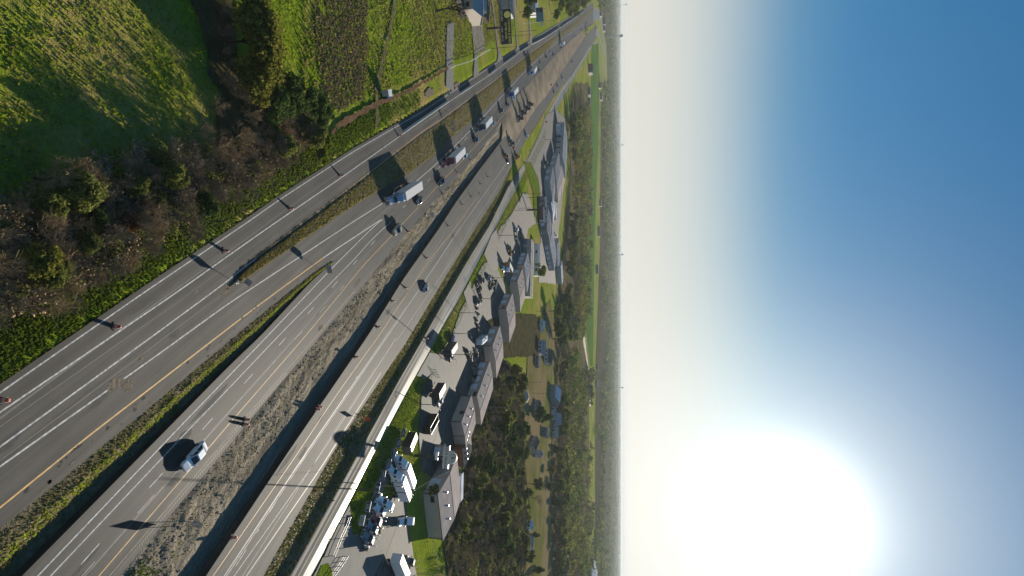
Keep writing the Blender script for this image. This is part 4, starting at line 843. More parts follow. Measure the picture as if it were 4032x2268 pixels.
for px, py, k, pm, lab in ((2127, 247, 'sedan', PT, 'tan car just past the far white-trailer truck'), (2122, 275, 'sedan', PK, 'black car on the inner side next to the far white-trailer truck'), (2150, 223, 'pickup', PN, 'navy pickup on the main road past the far white-trailer truck'), (2168, 205, 'sedan', PS, 'silver car by the left edge of the main road near the far trucks'), (2179, 214, 'sedan', PK, 'black car by the inner edge of the main road near the far trucks'),
        (2209, 186, 'suv', PB, 'blue suv beside the farthest box truck'), (2255, 151, 'sedan', PW, 'white car beyond the farthest box truck'), (2264, 144, 'sedan', PS, 'silver car beyond the farthest box truck'), (2288, 116, 'suv', PB, 'blue vehicle on the main road abreast of the waiting tippers'), (2309, 89, 'pickup', PK, 'black pickup near the far bend of the main road'), (2329, 64, 'sedan', PG, 'grey car at the far bend of the main road')):
    car(k, px, py, lab, pm, hm_(px), GM)
car('van', 2342, 57, 'white van at the far bend of the main road', PW, hm_(2335), GM)
car('pickup', 2068, 214, 'black pickup with cream load on the left road beside a barrier row', PK, heading(cW2, 2068))
for px, py, k, pm, lab in ((1677, 1132, 'sedan', PS, 'silver car alone on the near part of the right road'), (2000, 633, 'sedan', PK, 'dark car just ahead of the orange machine on the right road'), (2073, 534, 'suv', PW, 'white car on the right road past the orange sign'), (2181, 360, 'sedan', PN, 'navy car on the right road beside the sandy fill'), (2195, 337, 'sedan', PG, 'grey car on the right road beside the sandy fill'), (2213, 306, 'pickup', PS, 'silver pickup on the far part of the right road'), (2252, 242, 'suv', PG, 'dark grey suv on the far part of the right road'), (2291, 184, 'sedan', PW, 'white car with dark shadow near the far end of the right road')):
    car(k, px, py, lab, pm, heading(cRA, min(px, 2040), False), GR)

# --- articulated trucks
def tractor_parts(t, body=PW, sleeper=True, L=0.0):
    m = MB(); m.prism([(-.25, .95), (-.15, 1.35), (-2.2, 1.85), (-2.2, .75), (-.4, .7)], -.72, .72); m.build('hood', body, t, bevel=.05)
    for s in (-1, 1):
        MB().prism([(-.35, .55), (-.3, 1.0), (-.9, 1.28), (-1.8, 1.2), (-2.1, .6), (-1.85, .6), (-1.75, .95), (-.85, .95), (-.7, .55)], s * .73, s * 1.18).build('fender', body, t)
        MB().box((-.32, s * .92, .98), (.1, .34, .2)).build('headlight', LAMPW, t)
    MB().box((-.13, 0, 1.02), (.06, 1.0, .62)).build('grille', CHROME, t); MB().box((-.1, 0, .48), (.3, 2.36, .34)).build('bumper', CHROME, t, bevel=.04)
    m = MB(); m.loft([[(-2.15, -.98, .8), (-2.15, .98, .8), (-4.0, 1.05, .8), (-4.0, -1.05, .8)], [(-2.2, -.98, 1.8), (-2.2, .98, 1.8), (-4.0, 1.1, 1.8), (-4.0, -1.1, 1.8)], [(-2.75, -.86, 2.75), (-2.75, .86, 2.75), (-4.0, 1.0, 2.85), (-4.0, -1.0, 2.85)]]); m.build('cab', body, t, bevel=.04)
    MB().poly([(-2.22, -.84, 1.92), (-2.22, .84, 1.92), (-2.70, .76, 2.66), (-2.70, -.76, 2.66)]).build('windshield', GLASS, t)
    for s in (-1, 1):
        MB().poly([(-2.6, s * 1.03, 1.92), (-3.7, s * 1.10, 1.92), (-3.7, s * 1.05, 2.55), (-2.95, s * .97, 2.55)]).build('side_window', GLASS, t)
        MB().box((-2.4, s * 1.28, 2.1), (.12, .24, .62)).build('mirror', CHROME, t)
        MB().cyl((-4.55 if sleeper else -3.2, s * 1.0, .68), (-5.9 if sleeper else -4.4, s * 1.0, .68), .31, n=12).build('fuel_tank', CHROME, t)
        MB().cyl((-4.12 if not sleeper else -5.75, s * .98, 1.0), (-4.12 if not sleeper else -5.75, s * .98, 3.7), .09, n=8).build('exhaust_stack', CHROME, t)
    if sleeper:
        m = MB(); m.loft([[(-4.02, -1.12, .85), (-4.02, 1.12, .85), (-5.6, 1.16, .85), (-5.6, -1.16, .85)], [(-4.02, -1.1, 2.86), (-4.02, 1.1, 2.86), (-5.6, 1.16, 3.1), (-5.6, -1.16, 3.1)], [(-4.6, -1.0, 3.75), (-4.6, 1.0, 3.75), (-5.6, 1.1, 3.85), (-5.6, -1.1, 3.85)]]); m.build('sleeper', body, t, bevel=.05)
        MB().prism([(-2.85, 2.80), (-4.0, 2.9), (-4.55, 3.72), (-3.9, 3.35)], -.8, .8).build('roof_fairing', body, t)
        for s in (-1, 1): MB().box((-4.9, s * 1.145, 2.2), (.6, .03, .4)).build('side_window', GLASS, t)
    xe = -8.3 if sleeper else -6.6; MB().box(((-.6 + xe) / 2, 0, .85), (-.6 - xe, .9, .24)).build('frame', BLACKP, t)
    dr = (-6.4, -7.7) if sleeper else (-4.9, -6.1)
    for s in (-1, 1):
        wheel(t, -1.3, s * 1.02, .51, .3); [wheel(t, x, s * .92, .51, .58) for x in dr]
    MB().box((sum(dr) / 2, 0, 1.02), (1.0, .9, .12)).build('fifth_wheel', BLACKP, t)
def trailer_parts(t, x0, L=14.6, w_=2.6, z0=1.15, z1=4.1):
    MB().box((x0 - L / 2, 0, (z0 + z1) / 2), (L, w_, z1 - z0)).build('trailer_box', TRAILERW, t); MB().box((x0 - L / 2, 0, z1 + .012), (L - .06, w_ - .06, .02)).build('trailer_roof', TRAILERR, t)
    MB().box((x0 - L + .02, 0, .62), (.1, 2.3, .14)).build('under_bar', STEEL, t); MB().box((x0 - L / 2, 0, 1.05), (L - 1, .8, .2)).build('trailer_frame', BLACKP, t)
    for s in (-1, 1):
        for x in (x0 - L + 1.9, x0 - L + 3.2): wheel(t, x, s * .98, .5, .56)
        MB().box((x0 - 2.9, s * .75, .6), (.12, .12, 1.0)).build('landing_leg', STEEL, t); MB().box((x0 - L / 2, s * 1.18, .75), (5.0, .04, .6)).build('side_skirt', BLACKP, t)
        for q in range(9): MB().box((x0 - 1 - q * (L - 2) / 8, s * (w_ / 2 + .012), (z0 + z1) / 2), (.06, .025, z1 - z0 - .1)).build('side_post', TRAILERW, t)
def truck_proto(name, sleeper=True, trailer=True, body=PW):
    t = empty(name, cat='truck'); tractor_parts(t, body, sleeper)
    if trailer: trailer_parts(t, -5.9)
    return t
SEMI = truck_proto('semi_truck'); BOXT = empty('semi_truck', cat='truck'); tractor_parts(BOXT); trailer_parts(BOXT, -5.9, 8.6); TRAC = truck_proto('truck_tractor', True, False); DAY = truck_proto('truck_tractor', False, False, PSL)
SEMIP = ('hood', 'fender', 'cab', 'sleeper', 'roof_fairing')
def truck(proto, front, label, pm, rz, group=None, z=0.0, zp=.5, cat=None, scale=1.0):
    p = P(front[0], front[1], zp); o = place(proto, USED, (p[0], p[1], z), rz, label, group, {k: pm for k in SEMIP}, cat); o.scale = (scale,) * 3; return o
GT = 'trucks coming down the main road'
truck(SEMI, (1521, 795), 'white-trailer truck with a pale blue cab, nearest truck on the main road', paintm('pale_blue', (.30, .36, .44)), heading(cW4, 1560), GT)
truck(SEMI, (1741, 650), 'white-trailer truck with a dark red cab on the main road', PR, heading(cW4, 1780), GT)
truck(SEMI, (1872, 512), 'white-trailer truck with a black cab on the main road', PK, heading(cW4, 1900), GT)
truck(SEMI, (1994, 378), 'white-trailer truck with a bright blue cab on the main road', PB, heading(cYel, 2010), GT)
truck(SEMI, (2080, 292), 'small-looking truck with white trailer and light blue cab, fifth along the main road', PLB, heading(cYel, 2090), GT)
truck(SEMI, (2204, 175), 'farthest white-trailer truck before the main road bends', PW, heading(cYel, 2204), GT)

# --- truck dealer yard: rows of tractors facing the side road
yard = P(1545, 1832, 1.0) - P(1588, 1950, 1.0); ry = math.atan2(yard[1], yard[0]); GY = 'trucks in the dealer yard'
truck(BOXT, (1552, 1784), 'white tractor with white trailer, farther of two side by side in the dealer yard', PW, ry, GY, zp=1)
truck(BOXT, (1532, 1834), 'white tractor with white trailer, nearer of two side by side in the dealer yard', PW, ry, GY, zp=1)
truck(TRAC, (1490, 1950), 'white sleeper tractor with tall rounded roof, last white one of the dealer row', PW, ry, GY, zp=1)
truck(DAY, (1476, 1985), 'white short-cab tractor standing against the tall rounded sleeper tractor', PW, ry, GY, zp=1)
truck(DAY, (1461, 2026), 'dark red tractor between the white and the slate-blue ones', PR, ry, GY, zp=1)
truck(DAY, (1446, 2056), 'slate-blue short-cab tractor next to the dark red one', PSL, ry, GY, zp=1)
truck(DAY, (1430, 2096), 'slate-blue short-cab tractor at the end of the row by the concrete', PSL, ry, GY, zp=1)
q = P(1564, 2058, .5); truck(TRAC, (1562, 2056), 'white sleeper tractor standing alone on the gravel facing the camera', PW, math.atan2(-q[1], -q[0]) + .12, GY)
truck(DAY, (1560, 2228), 'slate-blue tractor beside the white box trailer near the lower edge', PSL, ry, GY, zp=1)
truck(DAY, (1596, 2200), 'bronze-brown tractor at the grass edge of the dealer yard', PBR, ry + .25, GY, zp=1)
def lone_trailer(name, label, front, rz, body=TRAILERW, L=9.0):
    t = empty(name, cat='trailer'); trailer_parts(t, 0, L); p = P(*front, 2.0); t.location = (p[0], p[1], 0); t.rotation_euler.z = rz; t['label'] = label; return t
lone_trailer('box_trailer', 'white box trailer with black wheels parked near the lower edge', (1552, 2196), ry, L=10)
# --- lots
q = P(1975, 1050); truck(TRAC, (1975, 1052), 'white tractor parked before the orange-sided trailer', PW, math.atan2(-q[1], -q[0]) - .25)
ORANGE = mat('orange_side', (.40, .20, .05), .5); PURPLE = mat('purple_print', (.16, .04, .18), .5)
t = lone_trailer('orange_trailer', 'orange-sided trailer with purple stripe behind the white tractor', (2006, 1066), math.atan2(-.35, 1) + math.pi / 2, L=10)
for c in kids(t):
    if c.name.startswith('trailer_box'): c.data.materials[0] = ORANGE
MB().box((-5, -1.325, 2.9), (9.4, .03, .35)).build('stripe', PURPLE, t); MB().box((-5, 1.325, 2.9), (9.4, .03, .35)).build('stripe', PURPLE, t)
def advert_box(name, label, c, rz, d, mains, z0=1.0, letter=None):
    t = empty(name, (c[0], c[1], 0), rz, label, 'trailer'); L, W, H = d
    MB().box((0, 0, z0 + H / 2), d).build('box', mains[0], t); MB().box((0, 0, z0 + H + .015), (L - .05, W - .05, .03)).build('box_roof', TRAILERR, t)
    MB().box((0, -W / 2 - .012, z0 + H * .5), (L * .92, .025, H * .86)).build('banner', mains[1], t); MB().box((0, -W / 2 - .03, z0 + H * .55), (L * .7, .02, H * .28)).build('banner_stripe', mains[2], t)
    for s in (-1, 1):
        for x in (-L * .28, -L * .12): wheel(t, x, s * W * .4, .42, .3)
    MB().box((L / 2 + .7, 0, .7), (1.5, .12, .12)).build('drawbar', STEEL, t); return t
pb = P(1610, 1742, 2); advert_box('banner_trailer', 'box trailer with white banner and purple stripe beside the blue signs', pb, math.atan2(1, -.62), (6.0, 2.5, 2.6), (BLACKP, TRAILERW, PURPLE))
pb = P(1770, 1375, 2.2); advert_box('blue_advert_trailer', 'dark blue printed box trailer with pale roof by the tall pole', pb, math.atan2(1, -.32), (8.0, 2.6, 3.2), (PN, mat('blue_print', (.03, .07, .2), .4), mat('pale_print', (.25, .35, .5), .4)))
pb = P(1722, 1540, 1.8); t = advert_box('black_box_trailer', 'black box trailer with pale roof on the open gravel lot', pb, math.atan2(1, -.38), (7.2, 2.5, 2.7), (BLACKP, PK, mat('dark_print', (.05, .06, .09), .4)))
# black open dumpster
t = empty('open_dumpster', (*P(1682, 1668), 0), math.atan2(1, -.36), 'long black open-top dumpster on the gravel lot', 'dumpster'); m = MB()
L, W, H = 8.4, 2.6, 2.5
for s in (-1, 1): m.box((0, s * (W / 2 - .05), H / 2 + .15), (L, .1, H)); m.box((s * (L / 2 - .05), 0, H / 2 + .15), (.1, W - .22, H))
m.box((0, 0, .2), (L - .22, W - .22, .1)); m.build('bin', PK, t)
for s in (-1, 1):
    MB().box((0, s * (W / 2), H + .19), (L + .06, .14, .08)).build('rim_rail', STEEL, t)
    for x in (-3, -1, 1, 3): MB().box((x, s * (W / 2 + .05), 1.3), (.14, .08, 2.2)).build('side_rib', PK, t)
    for x in (-3.2, 3.2): MB().cyl((x, s * .8, .12), (x, s * 1.1, .12), .12).build('roller', STEEL, t)
# travel trailer
t = empty('travel_trailer', (*P(1893, 1338, 1.5), 0), math.atan2(1, -.12), 'long white travel trailer with dark roof vents beside the metal sheds', 'caravan')
RV = mat('caravan_white', (.55, .58, .62), .35); m = MB(); sec = lambda x, zb, zt, hw: [(x, -hw, zb), (x, hw, zb), (x, hw, zt - .25), (x, hw * .8, zt), (x, -hw * .8, zt), (x, -hw, zt - .25)]
m.loft([sec(6.2, 1.0, 2.6, .8), sec(5.4, .6, 3.4, 1.22), sec(-4.8, .5, 3.5, 1.25), sec(-5.6, .7, 3.2, 1.15)]); m.build('shell', RV, t, bevel=.04)
for x in (3.4, -.4, -2.6): MB().box((x, -.2, 3.54), (.75, .6, .16)).build('roof_vent', BLACKP, t)
MB().box((1.0, .45, 3.56), (1.0, .8, .25)).build('air_conditioner', RV, t)
for s in (-1, 1):
    for x in (-.6, .5): wheel(t, x, s * 1.05, .36, .24)
    for x in (3.5, -3.0): MB().box((x, s * 1.255, 2.3), (1.2, .03, .6)).build('side_window', GLASS, t)
    MB().box((-1.0, s * 1.26, 1.2), (9, .02, .3)).build('stripe', PG, t)
MB().box((7.0, 0, .6), (1.6, .14, .14)).build('drawbar', STEEL, t)
GC = 'vehicles parked on the lots'
for px, py, k, pm, rz, lab in ((1775, 1402, 'pickup', PK, 2.0, 'dark pickup backed against the blue printed trailer'), (1780, 1330, 'suv', PB, 2.4, 'blue vehicle in front of the blue printed trailer'), (1722, 1815, 'pickup', PN, 1.8, 'navy pickup by the truck dealer building wall'), (1739, 1855, 'suv', PK, 1.8, 'black suv by the truck dealer building corner'), (1730, 1577, 'pickup', PS, 2.0, 'silver-roofed pickup at the tail of the black box trailer'), (2142, 654, 'suv', PK, 2.6, 'dark suv on the lot between the far sheds'), (2138, 655, 'van', PG, 2.6, 'grey van on the lot between the far sheds'), (2150, 640, 'van', PK, 1.7, 'black van parked against the far sheds'), (2147, 730, 'van', PW, 1.6, 'white box van on the lot by the far sheds'),
        (2032, 903, 'van', PW, 1.6, 'white van among racks of pipe'), (2133, 918, 'van', PW, 1.6, 'white boat-like van by the tan yard'), (2168, 905, 'pickup', PS, 1.6, 'silver pickup before the third shed row'), (2176, 945, 'sedan', PW, 1.6, 'white car between the third shed row'), (2153, 1008, 'sedan', PW, 1.2, 'white car by the third shed row wall'), (2188, 928, 'van', PW, 1.6, 'white van at the back of the third shed row'), (1898, 1105, 'pickup', PK, 1.8, 'black pickup between scrap rows on the narrow lot'), (1880, 1190, 'pickup', mat('paint_green', (.03, .10, .06), .4), 1.7, 'dark green truck at the grass by the narrow lot'), (1925, 1095, 'suv', PS, 1.8, 'silver suv on the narrow lot'), (2158, 858, 'van', PLB, 1.5, 'pale blue van behind the two-part billboard')):
    car(k, px, py, lab, pm, rz, GC)

# --- construction machines
def loader_proto(name, label_cat, col):
    t = empty(name, cat=label_cat)
    MB().prism([(-2.4, .7), (-2.4, 1.9), (-.4, 2.0), (1.2, 1.6), (1.4, .7)], -.95, .95).build('body', col, t, bevel=.05)
    MB().box((-.3, 0, 2.6), (1.4, 1.5, 1.2), taper=.9).build('cab', GLASS, t); MB().box((-.3, 0, 3.26), (1.6, 1.6, .12)).build('cab_roof', col, t)
    for s in (-1, 1):
        for x in (-1.5, 1.5): wheel(t, x, s * 1.1, .75, .5, col)
        MB().loft([[(1.0, s * .6 - .1, 1.7), (1.0, s * .6 + .1, 1.7), (1.0, s * .6 + .1, 1.4), (1.0, s * .6 - .1, 1.4)], [(3.0, s * .6 - .1, .9), (3.0, s * .6 + .1, .9), (3.0, s * .6 + .1, .65), (3.0, s * .6 - .1, .65)]]).build('lift_arm', col, t)
    MB().prism([(2.8, .25), (3.9, .2), (3.0, .4), (2.95, 1.1), (2.7, 1.2)], -1.3, 1.3).build('bucket', STEEL, t)
    MB().cyl((-1.6, .4, 1.9), (-1.6, .4, 2.7), .07).build('exhaust_stack', BLACKP, t); return t
LOAD = loader_proto('wheel_loader', 'loader', PY); USED_L = set()
DARKM = mat('dark_machine', (.07, .06, .05), .6)
def machine(px, py, label, pm, rz, group=None, s=1.0):
    p = P(px, py, .8); o = place(LOAD, USED, (p[0], p[1], 0.05), rz, label, group, {'body': pm, 'cab_roof': pm, 'lift_arm': pm}); o.scale = (s,) * 3; return o
for px, py, lab in ((2040, 467, 'dark wheeled machine nearest the camera in the row on the sandy fill'), (2053, 446, 'dark wheeled machine second in the row on the sandy fill'), (2069, 428, 'dark wheeled machine third in the row on the sandy fill'), (2081, 412, 'dark wheeled machine at the far end of the row on the sandy fill')):
    machine(px, py, lab, DARKM, hm_(2040), 'machines on the sandy fill', 1.25)
machine(1990, 615, 'orange machine on the right road just behind the dark car', PO, heading(cRA, 1990, False), None, .8)
machine(2036, 617, 'orange machine at the ditch edge of the right road', PO, heading(cRA, 2030, False), None, .8)
machine(2011, 563, 'grey machine with raised pale bucket at the end of the concrete', PG, heading(cRA, 2011, False), None, 1.0)
machine(2008, 990, 'yellow loader before the orange-sided trailer', PY, 2.6, None, 1.0)
def tipper(px, py, label, pm, rz):
    t = empty('dump_truck', (*P(px, py, 1), 0.02), rz, label, 'truck', 'waiting dump trucks'); MB().prism([(3.6, .6), (3.6, 1.3), (2.4, 1.6), (2.4, .6)], -.95, .95).build('hood', pm, t); MB().box((1.7, 0, 1.7), (1.4, 2.2, 2.0), taper=.92).build('cab', pm, t)
    MB().poly([(2.43, -.85, 1.85), (2.43, .85, 1.85), (2.4, .8, 2.5), (2.4, -.8, 2.5)]).build('windshield', GLASS, t); MB().prism([(.7, 1.1), (.7, 2.7), (-3.8, 2.6), (-4.2, 1.3)], -1.2, 1.2).build('tipper_body', PBR, t); MB().box((-.3, 0, .85), (7, .9, .3)).build('frame', BLACKP, t)
    for s in (-1, 1): [wheel(t, x, s * 1.0, .5, .4) for x in (2.7, -1.8, -3.1)]
for px, py, pm, lab in ((2305, 106, PR, 'dump truck with a red nose waiting at the far fill, leftmost'), (2309, 112, PW, 'dump truck with a white nose second in the waiting row at the far fill'), (2311, 118, PBR, 'brown dump truck third in the waiting row at the far fill'), (2309, 126, PW, 'white-nosed dump truck fourth in the waiting row at the far fill'), (2307, 134, PG, 'grey dump truck nearest in the waiting row at the far fill')): tipper(px, py, lab, pm, hm_(2300))

# ================================================================ ROADWORKS
ORG = mat('barrel_orange', (.52, .085, .03), .5); STRIPEW = mat('barrel_stripe', (.62, .60, .58), .4)
t = empty('traffic_barrel', cat='traffic barrel')
MB().lathe([(.0, .06), (.29, .06), (.285, .30), (.27, .30), (.265, .52), (.25, .52), (.245, .74), (.235, .74), (.22, .95), (.12, 1.0), (.0, 1.0)], n=14).build('drum', ORG, t)
MB().box((0, 0, .035), (.82, .82, .07)).build('base', RUBBERB, t); MB().box((0, 0, 1.05), (.24, .05, .1)).build('handle', ORG, t)
for z in (.36, .62): MB().lathe([(.277, z), (.272, z + .11)], n=14).build('stripe', STRIPEW, t)
BAR = t
bl = [(20, 1575, 'barrel cut off by the frame edge on the left road shoulder'), (462, 1286, 'barrel on the left road shoulder, second from the camera'), (890, 987, 'barrel on the left road shoulder beside the long sign shadow'), (1147, 820, 'barrel on the left road shoulder, fourth from the camera'), (1344, 690, 'barrel on the left road shoulder abreast of the nearest truck'), (1574, 533, 'barrel at the near end of the long concrete barrier'),
      (973, 1652, 'farther barrel of the pair on the dirt edge of the main road'), (970, 1671, 'nearer barrel of the pair on the dirt edge of the main road'), (923, 2116, 'barrel alone at the concrete edge nearest the camera'), (1404, 1405, 'barrel at the concrete edge past the tipped pair'), (1262, 1602, 'upright barrel of the close pair at the concrete edge'), (1253, 1612, 'second barrel of the close pair at the concrete edge'),
      (1490, 1287, 'barrel at the concrete edge, second past the tipped pair'), (1548, 1185, 'barrel at the concrete edge abreast of the lone silver car'), (1599, 1132, 'barrel at the concrete edge just past the lone silver car'), (1681, 1015, 'barrel at the concrete edge with a long thin shadow'), (1610, 911, 'barrel beside the silver-tan pickup'), (1681, 1332, 'barrel on the side road by the pole shadow'),
      (1767, 889, 'barrel first in the line down the right road'), (1822, 805, 'barrel second in the line down the right road'), (1857, 774, 'barrel third in the line down the right road'), (1894, 724, 'barrel fourth in the line down the right road'), (1922, 695, 'barrel fifth in the line down the right road'), (1746, 764, 'barrel on the dirt edge by the navy pickup'), (1802, 678, 'barrel on the dirt edge ahead of the red truck'), (1854, 630, 'barrel on the dirt edge behind the red truck'),
      (1949, 836, 'barrel at the ditch side of the side road'), (2030, 712, 'barrel on the side road in a tree shadow'), (2060, 637, 'barrel on the side road abreast of the orange machines'), (1851, 328, 'barrel beside the short concrete barrier'), (1961, 473, 'barrel behind the black truck on the main road'), (1987, 243, 'barrel before the third concrete barrier'), (2032, 210, 'barrel between two concrete barriers on the left road'), (2083, 185, 'barrel at the start of the far long barrier'), (2164, 445, 'barrel on the far side road, last of four'), (2142, 491, 'barrel on the side road by the orange diamond sign'), (2117, 545, 'barrel on the side road, second of four'), (2088, 594, 'barrel on the side road, first of four'), (1118, 30, 'unused')]
for px, py, lab in bl[:-1]:
    p = P(px, py, .5); o = place(BAR, USED, (p[0], p[1], 0.0), random.uniform(0, 1.5), lab[0].upper() * 0 + 'orange and white ' + lab, 'orange traffic barrels')
# concrete barrier rows
CONCB = mat('barrier_concrete', (.55, .53, .49), .8, var=.12, scale=1.2)
t = empty('concrete_barrier', cat='barrier')
MB().prism([(-.31, .0), (-.31, .08), (-.16, .32), (-.09, 1.02), (.09, 1.02), (.16, .32), (.31, .08), (.31, 0)], -2.98, 2.98).build('wall', CONCB, t)
for y in (-1.2, 1.2): MB().box((0, y, 0.06), (.64, .5, .10)).build('slot', BLACKP, t)
BRR = t; NB = [0]
def barrier_row(c, px0, px1, where, sidestep=0.55):
    y = Yof(px0); y1 = Yof(px1); n_ = 0; cc = off(c, -sidestep)
    while y < y1 and n_ < 120:
        step = 6.05; dx = float(cc(y + 3) - cc(y)) / 3; an = math.atan2(1, dx); dy = step * math.sin(an); ym = y + dy / 2; x = float(cc(ym))
        place(BRR, USED, (x, ym, 0.0), an - math.pi / 2, 'concrete barrier segment ' + where, 'concrete barriers on the left road'); y += dy; n_ += 1; NB[0] += 1
barrier_row(cW2, 1588, 1750, 'in the nearest long row on the left road')
barrier_row(cW2, 1812, 1848, 'in the short row past the nearest long one')
barrier_row(cW2, 1925, 1950, 'in the short row opposite the pale driveway')
barrier_row(cW2, 1984, 2027, 'in the row opposite the billboard')
barrier_row(cW2, 2048, 2077, 'in the row beside the black pickup')
barrier_row(cW2, 2095, 2198, 'in the far long row beside the flag pole lawn')
barrier_row(cW2, 2206, 2276, 'in the farthest long row on the left road')
barrier_row(cW2, 2281, 2300, 'in the last row at the bend')
# road signs
ALU = mat('sign_back', (.42, .43, .47), .4, .5); SIGNO = mat('sign_orange', (.75, .09, .03), .5); POSTM = mat('sign_post', (.22, .22, .22), .6, .5)
SANDB = mat('sandbag', (.5, .48, .45), .9)
def sign(name, base, label, facing, shape, zc, size, face, back=ALU, posts=1, group=None, bags=False):
    b = P(*base); t = empty(name, (b[0], b[1], 0), facing, label, 'road sign', group); s = size / 2      # plate normal along +X
    pts = {'diamond': [(0, -s * 1.414), (s * 1.414, 0), (0, s * 1.414), (-s * 1.414, 0)], 'rect': [(-s * 1.25, -s * .8), (s * 1.25, -s * .8), (s * 1.25, s * .8), (-s * 1.25, s * .8)]}[shape]
    MB().loft([[(0.0, y, zc + z) for y, z in pts], [(.03, y, zc + z) for y, z in pts]]).build('sign_plate', face, t)
    MB().loft([[(-.012, y * .995, zc + z * .995) for y, z in pts], [(-.004, y * .995, zc + z * .995) for y, z in pts]]).build('sign_back', back, t)
    for k in range(posts):
        y = 0 if posts == 1 else (k - .5) * size * .7; MB().box((-.05, y, (zc + .1) / 2), (.06, .06, zc + .1)).build('post', POSTM, t)
    if bags:
        for k in range(3): MB().box((.25 * k - .2, .3 * (k % 2) - .1, .12), (.6, .4, .22), .5 * k, .7).build('sandbag', (SANDB, BLACKP, SANDB)[k], t)
    return t
awy = lambda c, px: heading(c, px, False)
sign('diamond_sign', (722, 2060), 'grey back of a diamond warning sign on two posts in the dirt median', awy(cYel, 722), 'diamond', 2.35, 1.45, SIGNO, posts=2)
sign('diamond_sign', (930, 1112), 'grey back of a diamond sign with sandbags at the tip of the grass island', awy(cW4, 930), 'diamond', 2.3, 1.22, SIGNO, bags=True)
sign('rectangular_sign', (1256, 1060), 'grey back of a wide sign on the tip of the sunk grass strip', awy(cO2, 1256), 'rect', 2.4, 1.5, TRAILERW)
sign('rectangular_sign', (1676, 846), 'grey back of a wide sign with sandbags on the dirt median', awy(cYel, 1676), 'rect', 2.4, 1.5, TRAILERW, bags=True)
sign('rectangular_sign', (1758, 487), 'grey back of the upper small sign in the grass island', awy(cW4, 1758), 'rect', 2.6, 1.1, TRAILERW)
sign('rectangular_sign', (1762, 507), 'grey back of the lower small sign in the grass island', awy(cW4, 1762), 'rect', 2.4, 1.3, TRAILERW)
sign('rectangular_sign', (1742, 366), 'pale sign at the end of the grey driveway by the left road', awy(cW1, 1742), 'rect', 2.3, 1.3, TRAILERW)
sign('orange_sign', (1418, 1648), 'orange diamond road-work sign with its stand on the ditch edge, nearest orange one', heading(cRA, 1407), 'diamond', 2.0, 1.25, SIGNO)
sign('orange_sign', (2138, 480), 'orange diamond sign on the far side road', heading(cRA, 2040), 'diamond', 2.6, 1.5, SIGNO)
sign('orange_sign', (2008, 581), 'orange-red sign beside the grey machine on the right road', heading(cRA, 2008), 'diamond', 2.2, 1.5, SIGNO)
sign('orange_sign', (2160, 334), 'orange sign at the edge of the sandy fill', heading(cRA, 2040), 'diamond', 2.4, 1.5, SIGNO)
# small cones
CONE = empty('traffic_cone', cat='traffic cone'); MB().lathe([(.19, .03), (.03, .72), (0, .72)], n=10).build('cone', ORG, CONE); MB().box((0, 0, .02), (.4, .4, .04)).build('base', RUBBERB, CONE); MB().lathe([(.125, .32), (.09, .46)], n=10).build('stripe', STRIPEW, CONE)
for px, py, lab in ((1416, 1633, 'orange cone by the nearest orange diamond sign'), (1256, 1932, 'orange cone alone in the ditch grass'), (1314, 1971, 'orange cone on the side road edge by the dealer yard')):
    p = P(px, py, .3); place(CONE, USED, (p[0], p[1], 0.0), 0, lab, 'orange cones')
LITTER = mat('litter_white', (.7, .7, .68), .8)
rng = rg(5); lv = MB()
for k in range(120):
    px = rng.uniform(1060, 1480); y = Yof(px); x = float(cRR(y) + (cFL(y) - cRR(y)) * rng.uniform(.05, .6)); t_ = (x - cRR(y)) / (cFL(y) - cRR(y)); lv.box((x, y, float(zditch(np.array([x]), np.array([y]), np.array([t_]))[0]) + .12), (rng.uniform(.1, .3), rng.uniform(.08, .25), .1), rng.uniform(0, 3))
o = lv.build('litter', LITTER); tag(o, 'scraps of white litter strewn along the ditch', 'litter', None, 'stuff')
# ================================================================ BUILDINGS
def seam_mat(name, col, rough=.68, sc_=1.6, axis_=0):
    m, b, N, L, noise, ramp, mix, bump = nodes_of(name, rough, 0.0)
    c = ramp(noise(.25, 4), [(.35, tuple(v * .86 for v in col)), (.65, tuple(min(1, v * 1.1) for v in col))]); L.new(c, b.inputs['Base Color'])
    tc = N.new('ShaderNodeTexCoord'); wv = N.new('ShaderNodeTexWave'); wv.inputs['Scale'].default_value = sc_; wv.bands_direction = 'XYZ'[axis_]; L.new(tc.outputs['Object'], wv.inputs['Vector'])
    L.new(bump(wv.outputs['Fac'], .5, .03), b.inputs['Normal']); return m
ROOFP = seam_mat('pinkish_metal_roof', (0.404, 0.345, 0.315)); ROOFG = seam_mat('grey_metal_roof', (0.298, 0.310, 0.333)); ROOFB = seam_mat('blue_grey_roof', (.25, .25, .26)); ROOFD = seam_mat('dark_shingle_roof', (0.107, 0.102, 0.102), .8); ROOFW = seam_mat('white_metal_roof', (0.595, 0.595, 0.619)); ROOFT = seam_mat('tan_metal_roof', (0.500, 0.429, 0.345))
WALLT = mat('tan_metal_wall', (0.378, 0.329, 0.287), .6, var=.06, scale=.4); WALLG = mat('grey_wall', (0.350, 0.350, 0.350), .6, var=.06, scale=.4); WALLW = mat('white_wall', (0.700, 0.700, 0.700), .6, var=.05, scale=.4); WALLB = mat('blue_wall', (.15, .17, .20), .6); WALLR = mat('red_wall', (0.350, 0.056, 0.056), .6); WALLBR = mat('brick_wall', (0.308, 0.182, 0.126), .8, var=.2, scale=3)
DOORW = mat('white_roll_door', (.55, .60, .66), .4); TRIM = mat('dark_trim', (.05, .045, .045), .5); AWN = mat('orange_awning', (.30, .10, .04), .6)
